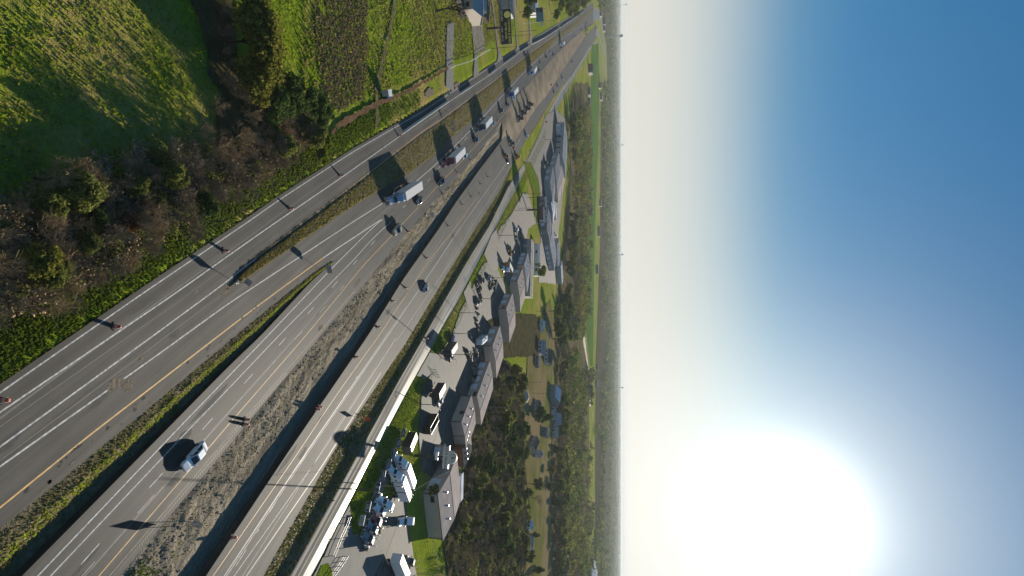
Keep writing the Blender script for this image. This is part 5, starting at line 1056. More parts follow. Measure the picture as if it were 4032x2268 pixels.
def gable(name, label, cat, A, B, depth, ze, zr, wall, roof, doors=(), over=.35, group=None, world=False, chimney=False, flip=1, seam=0):
    """A, B: survey marks of the two eave corners of the long front; the shed runs depth metres back from it"""
    if cat in ('shed', 'building', 'warehouse') and zr - ze < 3.5: zr = ze + max(.3, depth * .033)
    a, b = (np.array(A), np.array(B)) if world else (P(*A, ze), P(*B, ze)); d = b - a; L = np.linalg.norm(d); d /= L; n = np.array([-d[1], d[0]])
    if n @ ((a + b) / 2) < 0: n = -n
    n = n * flip; rz = math.atan2(d[1], d[0]); hand = 1 if d[0] * n[1] - d[1] * n[0] > 0 else -1
    t = empty(name, (a[0], a[1], 0), rz, label, cat, group); D = depth * hand; h2 = D / 2; gb = -.5
    MB().loft([[(0, 0, gb), (0, 0, ze), (0, h2, zr), (0, D, ze), (0, D, gb)], [(L, 0, gb), (L, 0, ze), (L, h2, zr), (L, D, ze), (L, D, gb)]]).build('wall', wall, t)
    o = over; th = .12; sl_ = (zr - ze) / abs(h2)
    for side in (0, 1):
        y0 = -o * hand if side == 0 else D + o * hand; ze_ = ze - o * sl_ + .03; q = [(y0, ze_), (h2, zr + .03), (h2, zr + .03 + th), (y0, ze_ + th)]
        MB().loft([[(-o, y, z) for y, z in q], [(L + o, y, z) for y, z in q]]).build('roof', roof, t)
    MB().box((L / 2, h2, zr + th + .07), (L + 2 * o, .35, .08)).build('ridge_cap', roof, t)
    for xx in (-.01, L + .01):
        MB().box((xx, -.02 * hand, ze / 2), (.16, .16, ze)).build('corner_trim', TRIM, t)
    for spec in doors:
        face, u, w_, h = spec[:4]; dm = spec[4] if len(spec) > 4 else DOORW; z0 = spec[5] if len(spec) > 5 else .02; nm = spec[6] if len(spec) > 6 else 'roll_up_door'
        if face == 'F': MB().box((u * L, -.03 * hand, z0 + h / 2), (w_, .07, h)).build(nm, dm, t); f_ = MB().box((u * L, -.05 * hand, z0 + h + .07), (w_ + .3, .06, .12)); f_.build('lintel', TRIM, t)
        else:
            x = -.03 if face == 'A' else L + .03; MB().box((x, u * D, z0 + h / 2), (.07, w_, h)).build(nm, dm, t)
    if cat in ('shed', 'building', 'warehouse') and depth > 11:
        MB().box((L / 2, -(o + .06) * hand, ze - .05), (L + 2 * o, .14, .16)).build('gutter', TRIM, t)
        for q in range(3): MB().cyl((L * (.2 + .3 * q), h2 * .55, ze + .2), (L * (.2 + .3 * q), h2 * .55, ze + (zr - ze) * .55 + .75), .28, n=8).build('roof_vent', STEEL, t)
        for q in (.0, 1.0): MB().box((L * q + (.35 if q == 0 else -.35), -.1 * hand, ze / 2), (.12, .1, ze)).build('downpipe', STEEL, t)
    if chimney: MB().box((L * .3, h2, zr + .5), (.7, .7, 1.4)).build('chimney', WALLBR, t)
    return t
GS = 'long metal sheds along the side road lots'
WIN = GLASS
def doors_row(n, a, b, w_, h): return [('F', a + (b - a) * k / max(1, n - 1), w_, h) for k in range(n)]
roy = gable('truck_dealer_building', 'long pink-roofed truck dealer building behind the dealer yard sign', 'building', (1725, 1946), (1744, 2124), 22, 5.0, 6.6, WALLT, ROOFP, [('F', .12, 2.4, 1.2, PK, 2.2, 'sign_panel')])
MB().box((-.05, -9.0 if 0 else 6.0, 2.0), (.08, 4.2, 3.4)).build('roll_up_door', DOORW, roy)
gable('metal_shed', 'low white-walled annex behind the truck dealer building', 'shed', (1800, 1885), (1798, 1985), 8, 4.2, 5.2, WALLW, ROOFW, [('F', .2, 2, 1.2, PK, 1.6, 'window')], group=None)
gable('office_building', 'small pale building behind the dealer pole sign', 'building', (1742, 1798), (1750, 1752), 9, 3.4, 4.4, WALLT, ROOFG, [('F', .5, 2.2, 2.4)])
gable('brick_building', 'brick-red building with dark recess at the end of the lot', 'building', (1826, 1838), (1820, 1770), 12, 4.0, 4.6, AWN, ROOFD, [('F', .3, 2, 2, PK)])
gable('metal_shed', 'long tan shed with parapet line, nearest in the row past the brick-red building', 'shed', (1823, 1718), (1838, 1668), 12, 4.0, 4.9, WALLT, ROOFP, [('F', .3, 1.6, 1.0, PK, 1.8, 'window'), ('F', .75, 1.6, 1.0, PK, 1.8, 'window')], group=GS)
gable('metal_shed', 'flat tan shed with a small black sign on its wall', 'shed', (1817, 1662), (1855, 1560), 14, 4.3, 5.0, WALLT, ROOFP, [('F', .35, 1.8, 1.5, PK, 2.2, 'sign_panel')], group=GS)
gable('metal_shed', 'long shed with light blue doors beside the parked rows of junk', 'shed', (1878, 1560), (1927, 1424), 15, 4.4, 5.8, WALLT, ROOFP, [('F', .26, 3.4, 3.0), ('F', .48, 3.4, 3.0), ('F', .66, 3.0, 3.0), ('F', .06, 3.0, 1.2, PK, 2.4, 'window'), ('F', .88, 3.4, 3.0)], group=GS)
gable('metal_shed', 'shed with two light blue doors behind the white travel trailer', 'shed', (1939, 1362), (1967, 1285), 18, 4.5, 6.2, WALLT, ROOFP, [('F', .28, 3.6, 3.2), ('F', .72, 3.6, 3.2)], group=GS)
gable('metal_shed', 'shed with a red and white notice by its light blue doors', 'shed', (1993, 1216), (2017, 1157), 20, 4.5, 6.2, WALLT, ROOFP, [('F', .12, 3.0, 1.4, mat('red_notice', (.4, .05, .04), .5), 1.8, 'notice'), ('F', .45, 3.6, 3.2), ('F', .85, 3.6, 3.2)], group=GS)
gable('metal_shed', 'shed with two light blue doors beside the orange-sided trailer', 'shed', (2037, 1109), (2056, 1059), 20, 4.5, 6.2, WALLT, ROOFP, [('F', .25, 4.0, 3.2), ('F', .78, 4.0, 3.2)], group=GS)
gable('metal_shed', 'shed with broad light blue doors at the corner of the pipe racks', 'shed', (2063, 1043), (2078, 995), 20, 4.5, 6.0, WALLT, ROOFG, [('F', .18, 4.0, 3.0), ('F', .5, 4.5, 3.0), ('F', .85, 4.0, 3.0)], group=GS)
gable('long_shed', 'long shed with a sunlit pink roof seen broadside', 'shed', (2086, 1166), (2091, 942), 12, 5.2, 7.0, WALLG, ROOFT, [('F', .96, 4, 2.4, WALLB), ('F', .8, 5, 2.4, WALLB)], group=GS)
gable('long_shed', 'low pale shed with small black windows behind the pink-roofed one', 'shed', (2119, 1085), (2120, 960), 9, 3.6, 4.6, WALLW, ROOFG, [('F', .2, 2, 1, PK, 1.5, 'window'), ('F', .35, 2, 1, PK, 1.5, 'window'), ('F', .75, 2, 1, PK, 1.5, 'window')], group=GS)
gable('metal_shed', 'grey-roofed shed in the third row nearest the billboard', 'shed', (2177, 1030), (2165, 962), 22, 5, 6.6, WALLG, ROOFG, doors_row(3, .2, .8, 4, 3), group=GS)
gable('metal_shed', 'grey-roofed shed in the third row abreast of the pale long shed', 'shed', (2182, 1065), (2176, 1015), 22, 5, 6.6, WALLG, ROOFG, doors_row(2, .3, .7, 4, 3), group=GS)
gable('metal_shed', 'grey-roofed shed at the back of the third row', 'shed', (2196, 1050), (2192, 965), 20, 5, 6.8, WALLG, ROOFG, group=GS)
gable('metal_shed', 'last grey shed of the third row beside the trees', 'shed', (2212, 1120), (2208, 1052), 14, 4.5, 5.6, WALLG, ROOFW, group=GS)
for A, B, dp, lab, w_, r_ in (((2184, 660), (2200, 600), 30, 'blue-grey roofed shed with dark door lines in the far row', WALLG, ROOFB), ((2165, 720), (2176, 655), 26, 'blue-grey roofed shed nearest the round-topped lawn', WALLG, ROOFB), ((2205, 672), (2222, 600), 26, 'pinkish shed behind the far blue-grey roofs', WALLT, ROOFP), ((2192, 705), (2206, 675), 22, 'small pinkish shed at the end of the far row', WALLT, ROOFP), ((2170, 800), (2178, 762), 20, 'pale roofed building right of the two-part billboard', WALLG, ROOFW), ((2183, 822), (2186, 792), 14, 'small white-roofed annex behind the pale roofed building', WALLG, ROOFW), ((2152, 905), (2158, 820), 22, 'blue-grey shed behind the two-part billboard', WALLB, ROOFB)):
    gable('metal_shed', lab, 'shed', A, B, dp, 5.2, 7.0, w_, r_, doors_row(2, .3, .7, 5, 3.2), group=GS)
gable('flat_warehouse', 'long flat-topped grey warehouse with dark door bars at the far lot', 'warehouse', (2214, 615), (2222, 482), 34, 7, 7.6, WALLG, ROOFG, [('F', .1 + .16 * k, 2.0, 4.5, TRIM) for k in range(6)])
gable('small_building', 'small pale block building on the far concrete lot', 'building', (2204, 502), (2206, 486), 8, 4, 4.5, WALLW, ROOFW)
# houses and barns round the pasture
GHs = 'houses round the pasture'; WALL_SHADE = mat('shade_wall', (.11, .11, .115), .8)  # shade put into the far walls' colour so sunlit ends stay dark
for nm, lab, A, B, dp, ze, zr, w_, r_, ch in (('barn', 'blue low barn with white edge in front of the pasture', (2118, 1436), (2121, 1400), 8, 3.2, 3.8, WALLB, ROOFB, False), ('house', 'grey-walled house with a pale roof behind the blue barn', (2134, 1392), (2136, 1340), 12, 4, 7, WALLG, ROOFG, False), ('house', 'dark-roofed house on the pasture with fenced end', (2157, 1425), (2160, 1372), 14, 4, 8, WALLG, ROOFD, True), ('house', 'small white house below the broad dark tree', (2136, 1282), (2140, 1258), 9, 3, 4.6, WALLW, ROOFW, False),
        ('house', 'large blue-grey house with a sun-glint roof on the far side of the pasture', (2186, 1562), (2190, 1515), 26, 6, 11, WALLB, ROOFW, False), ('house', 'long low shed beside the glinting house', (2184, 1655), (2185, 1565), 10, 3.6, 4.6, WALLG, ROOFG, False), ('house', 'peaked blue-grey house on the far side of the pasture', (2192, 1665), (2194, 1625), 16, 5, 10, WALLG, ROOFG, False), ('barn', 'pale blue box barn alone on the pasture', (2155, 1717), (2157, 1683), 9, 5, 5.6, WALLB, ROOFB, False), ('house', 'long pale roofed house at the wood edge beyond the box barn', (2188, 1720), (2190, 1670), 16, 4, 6, WALLG, ROOFT, False),
        ('house', 'small dark-roofed house by the cedar at the pasture', (2117, 1604), (2122, 1575), 9, 3.4, 5.6, WALLG, ROOFD, True), ('house', 'brown-roofed house half hidden by the wood', (2100, 1752), (2114, 1718), 10, 3.4, 6, WALLT, ROOFD, False), ('house', 'white house with a porch on the pasture edge', (2086, 2076), (2089, 2050), 9, 3.2, 5.6, WALLW, ROOFW, True), ('barn', 'grey-roofed barn next to the white porch house', (2086, 2140), (2092, 2108), 10, 4, 6.4, WALLW, ROOFG, False), ('house', 'blue-grey gabled house in the trees by the lower edge', (2222, 2260), (2224, 2215), 18, 5, 10, WALLB, ROOFG, False)):
    dp, ze, zr = dp * .75, ze * .85, ze * .85 + (zr - ze) * .7
    gable(nm, lab, 'house' if nm == 'house' else 'barn', A, B, dp, ze, zr, w_, r_, [('F', .5, 1.2, 2.1, TRIM, .02, 'door'), ('F', .2, 1.3, 1.2, PK, 1.1, 'window'), ('F', .8, 1.3, 1.2, PK, 1.1, 'window')], group=GHs, chimney=ch)
gable('warehouse', 'big white warehouse with a long roof at the lower edge of the far woods', 'warehouse', (2338, 2240), (2340, 2196), 90, 13, 18, WALLW, ROOFW); gable('warehouse', 'second big white warehouse nearest the lower edge', 'warehouse', (2330, 2300), (2332, 2238), 80, 13, 18, WALLW, ROOFW)
# far buildings by the bright field
gable('greenhouse', 'long blue-roofed shed on the near edge of the bright field', 'shed', (2324, 472), (2324, 384), 16, 4, 6, WALL_SHADE, ROOFB); gable('greenhouse', 'short blue-roofed shed next to the long one at the bright field', 'shed', (2324, 372), (2324, 342), 16, 4, 6, WALL_SHADE, ROOFB)
gable('barn', 'red barn at the narrow end of the bright field', 'barn', (2331, 268), (2331, 250), 16, 7, 9, WALLR, mat('red_roof', (.22, .05, .05), .6)); gable('barn', 'blue-grey barn behind the red barn', 'barn', (2331, 285), (2331, 270), 16, 7, 9, WALL_SHADE, ROOFB)
for px, y0, y1, h, lab in ((2370, 62, 5, 9, 'very long dark warehouse with white roof edge beyond the bend'), (2372, 330, 325, 8, 'white far warehouse left of the long one'), (2372, 392, 362, 9, 'white-roofed far warehouse past the bright field'), (2366, 345, 325, 9, 'grey far warehouse by the far lane'), (2384, 95, 70, 10, 'pale far store beyond the bend'), (2383, 120, 100, 10, 'pale blue far store beyond the bend'), (2419, 412, 380, 12, 'white distant warehouse near the horizon'), (2355, 1078, 1042, 8, 'dark-roofed far barn past the bright field'), (2362, 930, 890, 8, 'blue-grey far shed past the bright field'), (2368, 812, 785, 8, 'white far shed past the bright field'), (2355, 1460, 1440, 8, 'pale far house right of the bright field end'), (2384, 940, 915, 9, 'pale far shed in the distant woods'), (2353, 1525, 1500, 8, 'white far house in the distant woods'), (2395, 2268, 2170, 10, 'pale far lane buildings near the lower edge')):
    gable('far_warehouse', lab, 'warehouse', (px, y0), (px, y1), 14, h * .7, h * .7 + 2, WALL_SHADE, ROOFW if 'white' in lab else ROOFG)
# dirt mound and round bin
mv = MB(); mv.lathe([(6.2, -.2), (5.2, 1.0), (3.8, 2.2), (2.0, 3.2), (.5, 3.6), (0, 3.6)], n=16); o = mv.build('sand_mound', mat('pale_sand', (.42, .35, .25), .9, var=.15, scale=.8)); o.location = (*P(2062, 1563), 0); tag(o, 'pale sand mound between the wood and the small house', 'mound')
t = empty('round_bin', (*P(2106, 1786), 0), 0, 'round grey bin with conical roof on the pasture edge', 'silo'); MB().cyl((0, 0, 0), (0, 0, 4.5), 3, n=16).build('wall', WALLG, t); MB().cyl((0, 0, 4.52), (0, 0, 6.2), 3.2, .3, n=16).build('roof', ROOFG, t)
# left side house and sheds
h_ = gable('house', 'pale-roofed house with striped lean-to roof at the left yard', 'house', (1862, 34), (1863, -60), 14, 4, 6.5, WALLT, mat('pale_roof', (.30, .31, .33), .6, var=.08, scale=.6), [('F', .2, 2, 1.4, PK, 1, 'window')], chimney=False)
gable('porch', 'striped white and grey lean-to beside the pale-roofed left house', 'porch', (1904, 34), (1903, -30), 6, 3, 3.6, WALLW, seam_mat('striped_roof', (.42, .42, .42), .5, .5))
gable('trailer_home', 'rusty brown long trailer with white nose behind the left house', 'trailer', (1918, 66), (1922, 0), 4, 3.2, 3.5, mat('rusty_wall', (.13, .08, .04), .8, var=.3, scale=2), mat('rusty_roof', (.16, .10, .05), .8, var=.3, scale=1.5))
gable('metal_shed', 'black-roofed metal building behind the black billboard', 'shed', (2004, 40), (2002, -40), 14, 5, 6.5, WALLG, mat('black_roof', (.02, .022, .028), .5))
gable('blue_roof_building', 'pale blue-roofed building beside the dark pointed tree', 'building', (2108, 48), (2106, -40), 12, 5, 6, WALLG, seam_mat('pale_blue_roof', (.32, .42, .52), .4))
t = empty('small_shed', (*P(1507, 368), 0), .35, 'small white and dark shed by the dirt track crossing', 'shed'); MB().box((0, 0, 1.2), (1.6, 2.4, 1.7)).build('wall', WALLG, t); MB().box((0, 0, 2.13), (1.8, 2.6, .12)).build('roof', ROOFW, t); MB().box((1.2, 0, .9), (.6, 2.2, 1.5)).build('porch', PN, t)
# ================================================================ SIGNS, BILLBOARDS, POLES
def letters(parent, txt, loc, size, mat_, face='-Y', extrude=.01, name='lettering', squeeze=1.0):
    c = bpy.data.curves.new(name, 'FONT'); c.body = txt; c.size = size; c.align_x = 'CENTER'; c.align_y = 'CENTER'; c.extrude = extrude; c.offset = .022; c.resolution_u = 2
    tmp = bpy.data.objects.new('tmp', c); COL.objects.link(tmp); dg = bpy.context.evaluated_depsgraph_get(); me = bpy.data.meshes.new_from_object(tmp.evaluated_get(dg)); bpy.data.objects.remove(tmp)
    me.materials.clear(); o = meshobj(name, me, mat_, parent); o.location = loc; o.rotation_euler = (R(90), 0, 0); o.scale = (squeeze, 1, 1); return o
POLE = mat('dark_steel_pole', (.035, .033, .032), .5, .4); WOODP = mat('wood_pole', (.11, .085, .06), .9, var=.2, scale=2); SIGNW = mat('sign_white', (.50, .50, .49), .5); SIGNY = mat('sign_yellow', (.42, .38, .10), .5); SIGNB = mat('sign_blue', (.035, .07, .13), .5); INK = mat('sign_ink', (.035, .05, .07), .6)
def face_cam(p, extra=0.0):  # yaw so that a plate whose front is -Y looks back at the place of the camera
    return math.atan2(p[1], p[0]) - math.pi / 2 + extra
# dealer pole sign
b = P(1747, 1800, 9.6); t = empty('pole_sign', (b[0], b[1], 0), face_cam(b), 'tall white pole sign with an arched top in the dealer yard', 'sign')
hz0 = 9.4; MB().cyl((0, 0, 0), (0, .3, hz0 + 1.0), .42, .32, n=12).build('pole', POLE, t)
MB().box((0, .25, hz0 + .95), (6.8, .9, 1.9)).build('sign_box', SIGNW, t, bevel=.03)
arc = [(2.1 * math.cos(a), hz0 + 1.9 + 2.5 * math.sin(a)) for a in np.linspace(0, math.pi, 22)]; MB().prism(arc, -.2, .7).build('arched_top', SIGNW, t)
letters(t, "ROY'S TRUCKS", (0, -.22, hz0 + .95), 1.05, INK)
MB().box((-3.52, .25, hz0 + .95), (.12, 1.0, 2.0)).build('sign_edge', PN, t)
letters(t, 'R', (.15, -.22, hz0 + 3.05), 1.5, INK)
ringp = [(.1 + 1.05 * math.cos(a), hz0 + 3.05 + 1.05 * math.sin(a)) for a in np.linspace(R(-40), R(250), 22)]; rm = MB()
for (x0, z0), (x1, z1) in zip(ringp, ringp[1:]): rm.cyl((x0, -.22, z0), (x1, -.22, z1), .06, n=5)
rm.build('ring_emblem', INK, t)
MB().box((-.2, -.3, 7.4), (2.4, .25, 1.0)).build('lower_panel', DOORW, t)
# row of small signs
GB = 'blue service signs along the side road'
for px, py, txt, lab, wht in ((1588, 1704, 'USED', 'blue sign at the far end of the row, before the banner trailer nose', 0), (1569, 1744, 'TIRES', 'blue sign with faint lettering beside the banner trailer', 0), (1550, 1784, 'PARTS', 'blue sign lettered PARTS at the walkway corner', 0), (1530, 1826, 'SALES', 'blue sign lettered SALES before the two white trucks', 0), (1508, 1871, 'SERVICE', 'blue sign lettered SERVICE on the walkway', 0), (1486, 1918, '24 HR', 'blue sign with two-line lettering on the walkway', 0), (1449, 1995, 'BODY SHOP', 'blue sign with two-line lettering near the tall sleeper tractor', 0), (1425, 2049, 'EST', 'white sign with a dark oval emblem at the near end of the row', 1)):
    p = P(px, py, 1.2); rz = face_cam(p, -.12); t = empty('service_sign', (p[0], p[1], 0), rz, lab, 'sign', GB); bk = SIGNW if wht else SIGNB
    MB().box((0, 0, 1.25), (2.5, .08, 1.25)).build('sign_frame', SIGNW, t); MB().box((0, -.05, 1.25), (2.3, .03, 1.07)).build('sign_face', bk, t)
    for s in (-1, 1): MB().box((s * .95, .07, .62), (.08, .06, 1.3)).build('post', POSTM, t)
    two = txt.split(' ') if txt in ('BODY SHOP', '24 HR') else None
    if wht:
        em = MB()
        for a in range(18): em.cyl((.75 * math.cos(a * .349), -.075, 1.25 + .38 * math.sin(a * .349)), (.75 * math.cos(a * .349 + .349), -.075, 1.25 + .38 * math.sin(a * .349 + .349)), .035, n=4)
        em.build('oval_emblem', INK, t); MB().box((0, -.075, 1.25), (.9, .02, .16)).build('emblem_bar', INK, t)
    elif two: letters(t, two[0], (0, -.072, 1.5), .5, SIGNW); letters(t, two[1], (0, -.072, 1.0), .5, SIGNW)
    else: letters(t, txt, (0, -.072, 1.25), {'SERVICE': .52, 'PARTS': .7, 'SALES': .7}.get(txt, .66), SIGNW)
# black billboard
b = P(1917, 113); zc_b = 9.4; t = empty('billboard', (b[0], b[1], 0), face_cam(b, -.22), 'black billboard about chicken and fries on a single pole in the left field', 'billboard')
MB().cyl((0, .2, 0), (0, .2, zc_b), .55, n=12).build('pole', POLE, t); W_, H_ = 15.6, 5.2
MB().box((0, 0, zc_b), (W_, .5, H_)).build('panel', mat('billboard_black', (.013, .012, .012), .6), t); MB().box((0, -.9, zc_b - H_ / 2 - .25), (W_ + .6, 1.4, .1)).build('catwalk', POLE, t)
for x in (-6, -2, 2, 6): MB().box((x, -.7, zc_b - H_ / 2 - .35), (.1, 1.5, .1)).build('bracket', POLE, t)
LY = mat('billboard_yellow', (.85, .76, .18), .6); letters(t, 'CHICKEN & FRIES?', (2.1, -.27, zc_b + 1.55), 1.36, LY); letters(t, 'GAME OVER.', (1.9, -.27, zc_b - .05), 1.36, LY)
letters(t, "BUC-EE'S", (-5.0, -.27, zc_b - 1.85), 1.15, TRAILERW); letters(t, '7 MILES', (.9, -.27, zc_b - 1.85), .85, TRAILERW); letters(t, 'EXIT 79', (4.9, -.27, zc_b - 1.85), .85, TRAILERW)
MB().cyl((-5.4, -.28, zc_b + .85), (-5.4, -.255, zc_b + .85), 1.55, n=28).build('yellow_disc', LY, t)
MB().box((0, -.4, zc_b - H_ / 2 - .6), (3.0, .06, .5)).build('name_plate', SIGNW, t)
# two-part billboard
b = P(2074, 827); zc_m = 11.3; t = empty('billboard', (b[0], b[1], 0), face_cam(b, .1), 'two-part billboard with a metal shop arrow at the far lots', 'billboard')
MB().cyl((0, .3, 0), (0, .3, zc_m - 2.6), .65, n=12).build('pole', POLE, t); W_, H_ = 18.0, 5.6
MB().box((0, 0, zc_m), (W_, .6, H_)).build('panel', mat('billboard_wine', (.13, .06, .065), .6, var=.3, scale=.5), t); MB().box((0, -.9, zc_m - H_ / 2 - .5), (W_ + .5, 1.5, 1.0)).build('catwalk', POLE, t)
MB().box((-5.6, -.33, zc_m - .2), (6.4, .05, 4.4)).build('photo_panel', mat('billboard_scene', (.05, .06, .10), .6, col2=(.30, .30, .26), scale=.45), t); MB().box((0, -.36, zc_m + 2.1), (W_ - .3, .05, 1.5)).build('white_band', SIGNW, t); MB().box((3.4, -.37, zc_m + 1.35), (10.6, .05, 2.9)).build('white_band', SIGNW, t)
letters(t, 'METAL MART', (3.6, -.41, zc_m + 1.9), 1.7, SIGNB); letters(t, 'W', (-1.0, -.41, zc_m + 1.1), 2.0, SIGNB)
MB().loft([[(7.6, -.37, zc_m - 2.9), (8.9, -.37, zc_m - 1.6), (8.1, -.37, zc_m - 1.6), (8.1, -.37, zc_m - .1), (7.1, -.37, zc_m - .1), (7.1, -.37, zc_m - 1.6), (6.3, -.37, zc_m - 1.6)], [(7.6, -.42, zc_m - 2.9), (8.9, -.42, zc_m - 1.6), (8.1, -.42, zc_m - 1.6), (8.1, -.42, zc_m - .1), (7.1, -.42, zc_m - .1), (7.1, -.42, zc_m - 1.6), (6.3, -.42, zc_m - 1.6)]]).build('arrow', SIGNW, t); MB().box((0, -.45, zc_m - H_ / 2 - .45), (3.2, .06, .6)).build('name_plate', SIGNW, t)
# blue banner and flag by the left road lawn
b = P(2080, 62); t = empty('blue_sign', (b[0], b[1], 0), face_cam(b), 'blue panel sign on the lawn by the far left road', 'sign'); MB().box((0, 0, 8), (9, .4, 5)).build('panel', mat('banner_blue', (.05, .17, .30), .5), t); MB().cyl((0, .2, 0), (0, .2, 6), .3).build('pole', POLE, t); MB().box((-3, -.23, 8), (2.6, .05, 4.4)).build('dark_panel', PN, t)
b = P(2062, 92); t = empty('flagpole', (b[0], b[1], 0), face_cam(b), 'white flagpole with red and white flag on the lawn by the far left road', 'flagpole'); MB().cyl((0, 0, 0), (0, 0, 15), .16, .07, n=8).build('pole', TRAILERW, t)
fl = [[(0.1 + .5 * k, .18 * math.sin(k * .9), 13.2 - .12 * k), (0.1 + .5 * k, .18 * math.sin(k * .9) + .02, 13.2 - .12 * k), (0.1 + .5 * k, .18 * math.sin(k * .9) + .02, 11.4 - .2 * k), (0.1 + .5 * k, .18 * math.sin(k * .9), 11.4 - .2 * k)] for k in range(6)]; MB().loft(fl).build('flag', TRAILERW, t); MB().box((.4, -.05, 12.8), (.6, .03, .5)).build('canton', PB, t); MB().box((1.2, -.08, 11.7), (1.6, .03, .25)).build('red_stripe', PR, t)
# poles
def pole(base, h, label, kind='utility', group='utility poles', arm_rz=None, r=.15):
    b = P(*base); t = empty({'utility': 'utility_pole', 'lamp': 'street_lamp'}[kind], (b[0], b[1], -.1), (-R(55) if arm_rz is None else arm_rz), label, {'utility': 'utility pole', 'lamp': 'street lamp'}[kind], group)
    MB().cyl((0, 0, 0), (0, 0, h), r, r * .6, n=8).build('pole', WOODP if kind == 'utility' else STEEL, t)
    if kind == 'utility':
        MB().box((0, .1, h - .7), (2.2, .1, .12)).build('crossarm', WOODP, t)
        for x in (-.95, .35, .95): MB().cyl((x, .1, h - .62), (x, .1, h - .42), .05, n=6).build('insulator', STEEL, t)
        if 'transformer' in label: MB().cyl((.3, -.2, h - 2.4), (.3, -.2, h - 1.5), .26, n=10).build('transformer', STEEL, t)
    else:
        MB().cyl((0, 0, h - .1), (1.6, 0, h + .15), .05, n=6).build('arm', STEEL, t); MB().box((1.8, 0, h + .12), (.7, .25, .12)).build('lamp_head', BLACKP, t)
    return t
pole((1390, 1926), 16, 'tall dark utility pole carrying the wires over the dealer yard'); pole((1730, 1394), 13, 'utility pole with transformer by the blue printed trailer'); pole((1888, 1094), 12, 'utility pole between the scrap rows'); pole((1963, 927), 12, 'utility pole by the pipe racks'); pole((2075, 778), 13, 'utility pole left of the two-part billboard'); pole((2063, 764), 12, 'shorter pole next to the one left of the two-part billboard')
pole((2028, 828), 8, 'nearer of two short poles before the two-part billboard'); pole((2040, 820), 8, 'farther of two short poles before the two-part billboard')
pole((1936, 191), 13, 'utility pole below the black billboard on the left'); pole((2020, 142), 11, 'utility pole behind the black billboard with a dark bush at its top'); pole((2043, 125), 11, 'utility pole between the black billboard and the blue panel'); pole((2116, 86), 14, 'utility pole past the flagpole'); pole((2172, 108), 10, 'thin pole at the edge of the far left road'); pole((2098, 38), 10, 'pole at the pale blue-roofed building')
pole((1488, 1910), 7, 'curved lamp beside the white trailer', 'lamp', None, 1.2); pole((1800, 1231), 8, 'lamp on the middle lot beyond the driveway', 'lamp', 'lamps on the middle lot', .6); pole((1785, 1313), 7, 'lamp right behind the blue printed trailer', 'lamp', 'lamps on the middle lot', .6); pole((1745, 1413), 5, 'low lamp by the dark pickup', 'lamp', 'lamps on the middle lot', .6); pole((1660, 1592), 6, 'lamp on the edge of the open gravel lot', 'lamp', 'lamps on the middle lot', .4)
pole((1884, 1176), 7, 'thin pole beside the dark green truck'); pole((2170, 575), 9, 'lamp with double head at the far lot', 'lamp', None, 1.0); pole((2175, 481), 9, 'thin pole crossing the far concrete lot'); pole((2148, 550), 8, 'thin pole with orange reflector at the far frontage lot'); pole((1920, 1602), 9, 'lamp behind the flat tan shed', 'lamp', None, .5)
pole((1652, 2258), 12, 'dark pole with a white lamp over the lower edge wood', 'lamp', None, .1, .12)
for px, py, lab in ((2332, 945, 'pole in the middle of the bright field'), (2314, 770, 'pole at the left part of the bright field'), (2312, 1110, 'pole with a box at the right part of the bright field')): pole((px, py), 14, lab, 'utility', 'poles in the bright field', .2, .25)
for k, (px, py) in enumerate(((2112, 1225), (2112, 1250), (2110, 1275), (2112, 1300), (2075, 1505), (2098, 1548))): pole((px, py), 10, 'slender pole along the pasture fence', 'utility', 'slender poles at the pasture', .5, .12)
# overhead wires
WIRE = mat('wire', (.30, .27, .22), .5, .6)
def wire(a, za, b, zb, label, r=.025):
    pa, pb = Vector((*P(*a), za)), Vector((*P(*b), zb)); m = MB(); n = 12; pts = []
    for k in range(n + 1):
        q = k / n; p = pa.lerp(pb, q); p.z -= 1.2 * 4 * q * (1 - q) * .5; pts.append(p)
    for p0, p1 in zip(pts, pts[1:]): m.cyl(p0, p1, r, n=4)
    o = m.build('overhead_wire', WIRE); tag(o, label, 'wire', 'overhead wires'); return o
wire((1390, 1926), 15.3, (1730, 1394), 12.3, 'overhead wire from the tall dark pole towards the transformer pole'); wire((1390, 1926), 15.0, (1150, 2420), 15, 'overhead wire from the tall dark pole past the lower frame edge'); wire((1730, 1394), 12.3, (1888, 1094), 11.3, 'overhead wire from the transformer pole to the scrap rows'); wire((1888, 1094), 11.3, (1963, 927), 11.3, 'overhead wire between the scrap rows and the pipe racks')
wire((1390, 1926), 14.4, (1744, 1840), 5.2, 'service wire from the tall dark pole to the truck dealer building')
# water towers and masts at the horizon
TANK = mat('tank_paint', (.30, .33, .36), .5)
def water_tower(px, py, Y_, ztop, r, label, legs=True):
    d = P(px, py); k = Y_ / d[1] if px < 2448 else 1.0; x = (py - 1134) / FPX * (Y_ * cp) ; b = (x, Y_)
    t = empty('water_tower', (b[0], b[1], 0), 0, label, 'water tower', 'water towers on the horizon')
    MB().lathe([(0, ztop - 2 * r), (r * .6, ztop - 1.8 * r), (r, ztop - 1.1 * r), (r * .95, ztop - .6 * r), (r * .5, ztop - .1 * r), (0, ztop)], n=18).build('tank', TANK, t)
    if legs:
        for a in range(5): MB().cyl((r * 1.1 * math.cos(a * 1.2566), r * 1.1 * math.sin(a * 1.2566), 0), (r * .8 * math.cos(a * 1.2566), r * .8 * math.sin(a * 1.2566), ztop - 1.2 * r), r * .06, n=6).build('leg', TANK, t)
    MB().cyl((0, 0, 0), (0, 0, ztop - 1.9 * r), r * .22, n=8).build('riser', TANK, t)
water_tower(2383, 141, 2240, 68, 6, 'round-tanked water tower on three visible legs at the far bend')
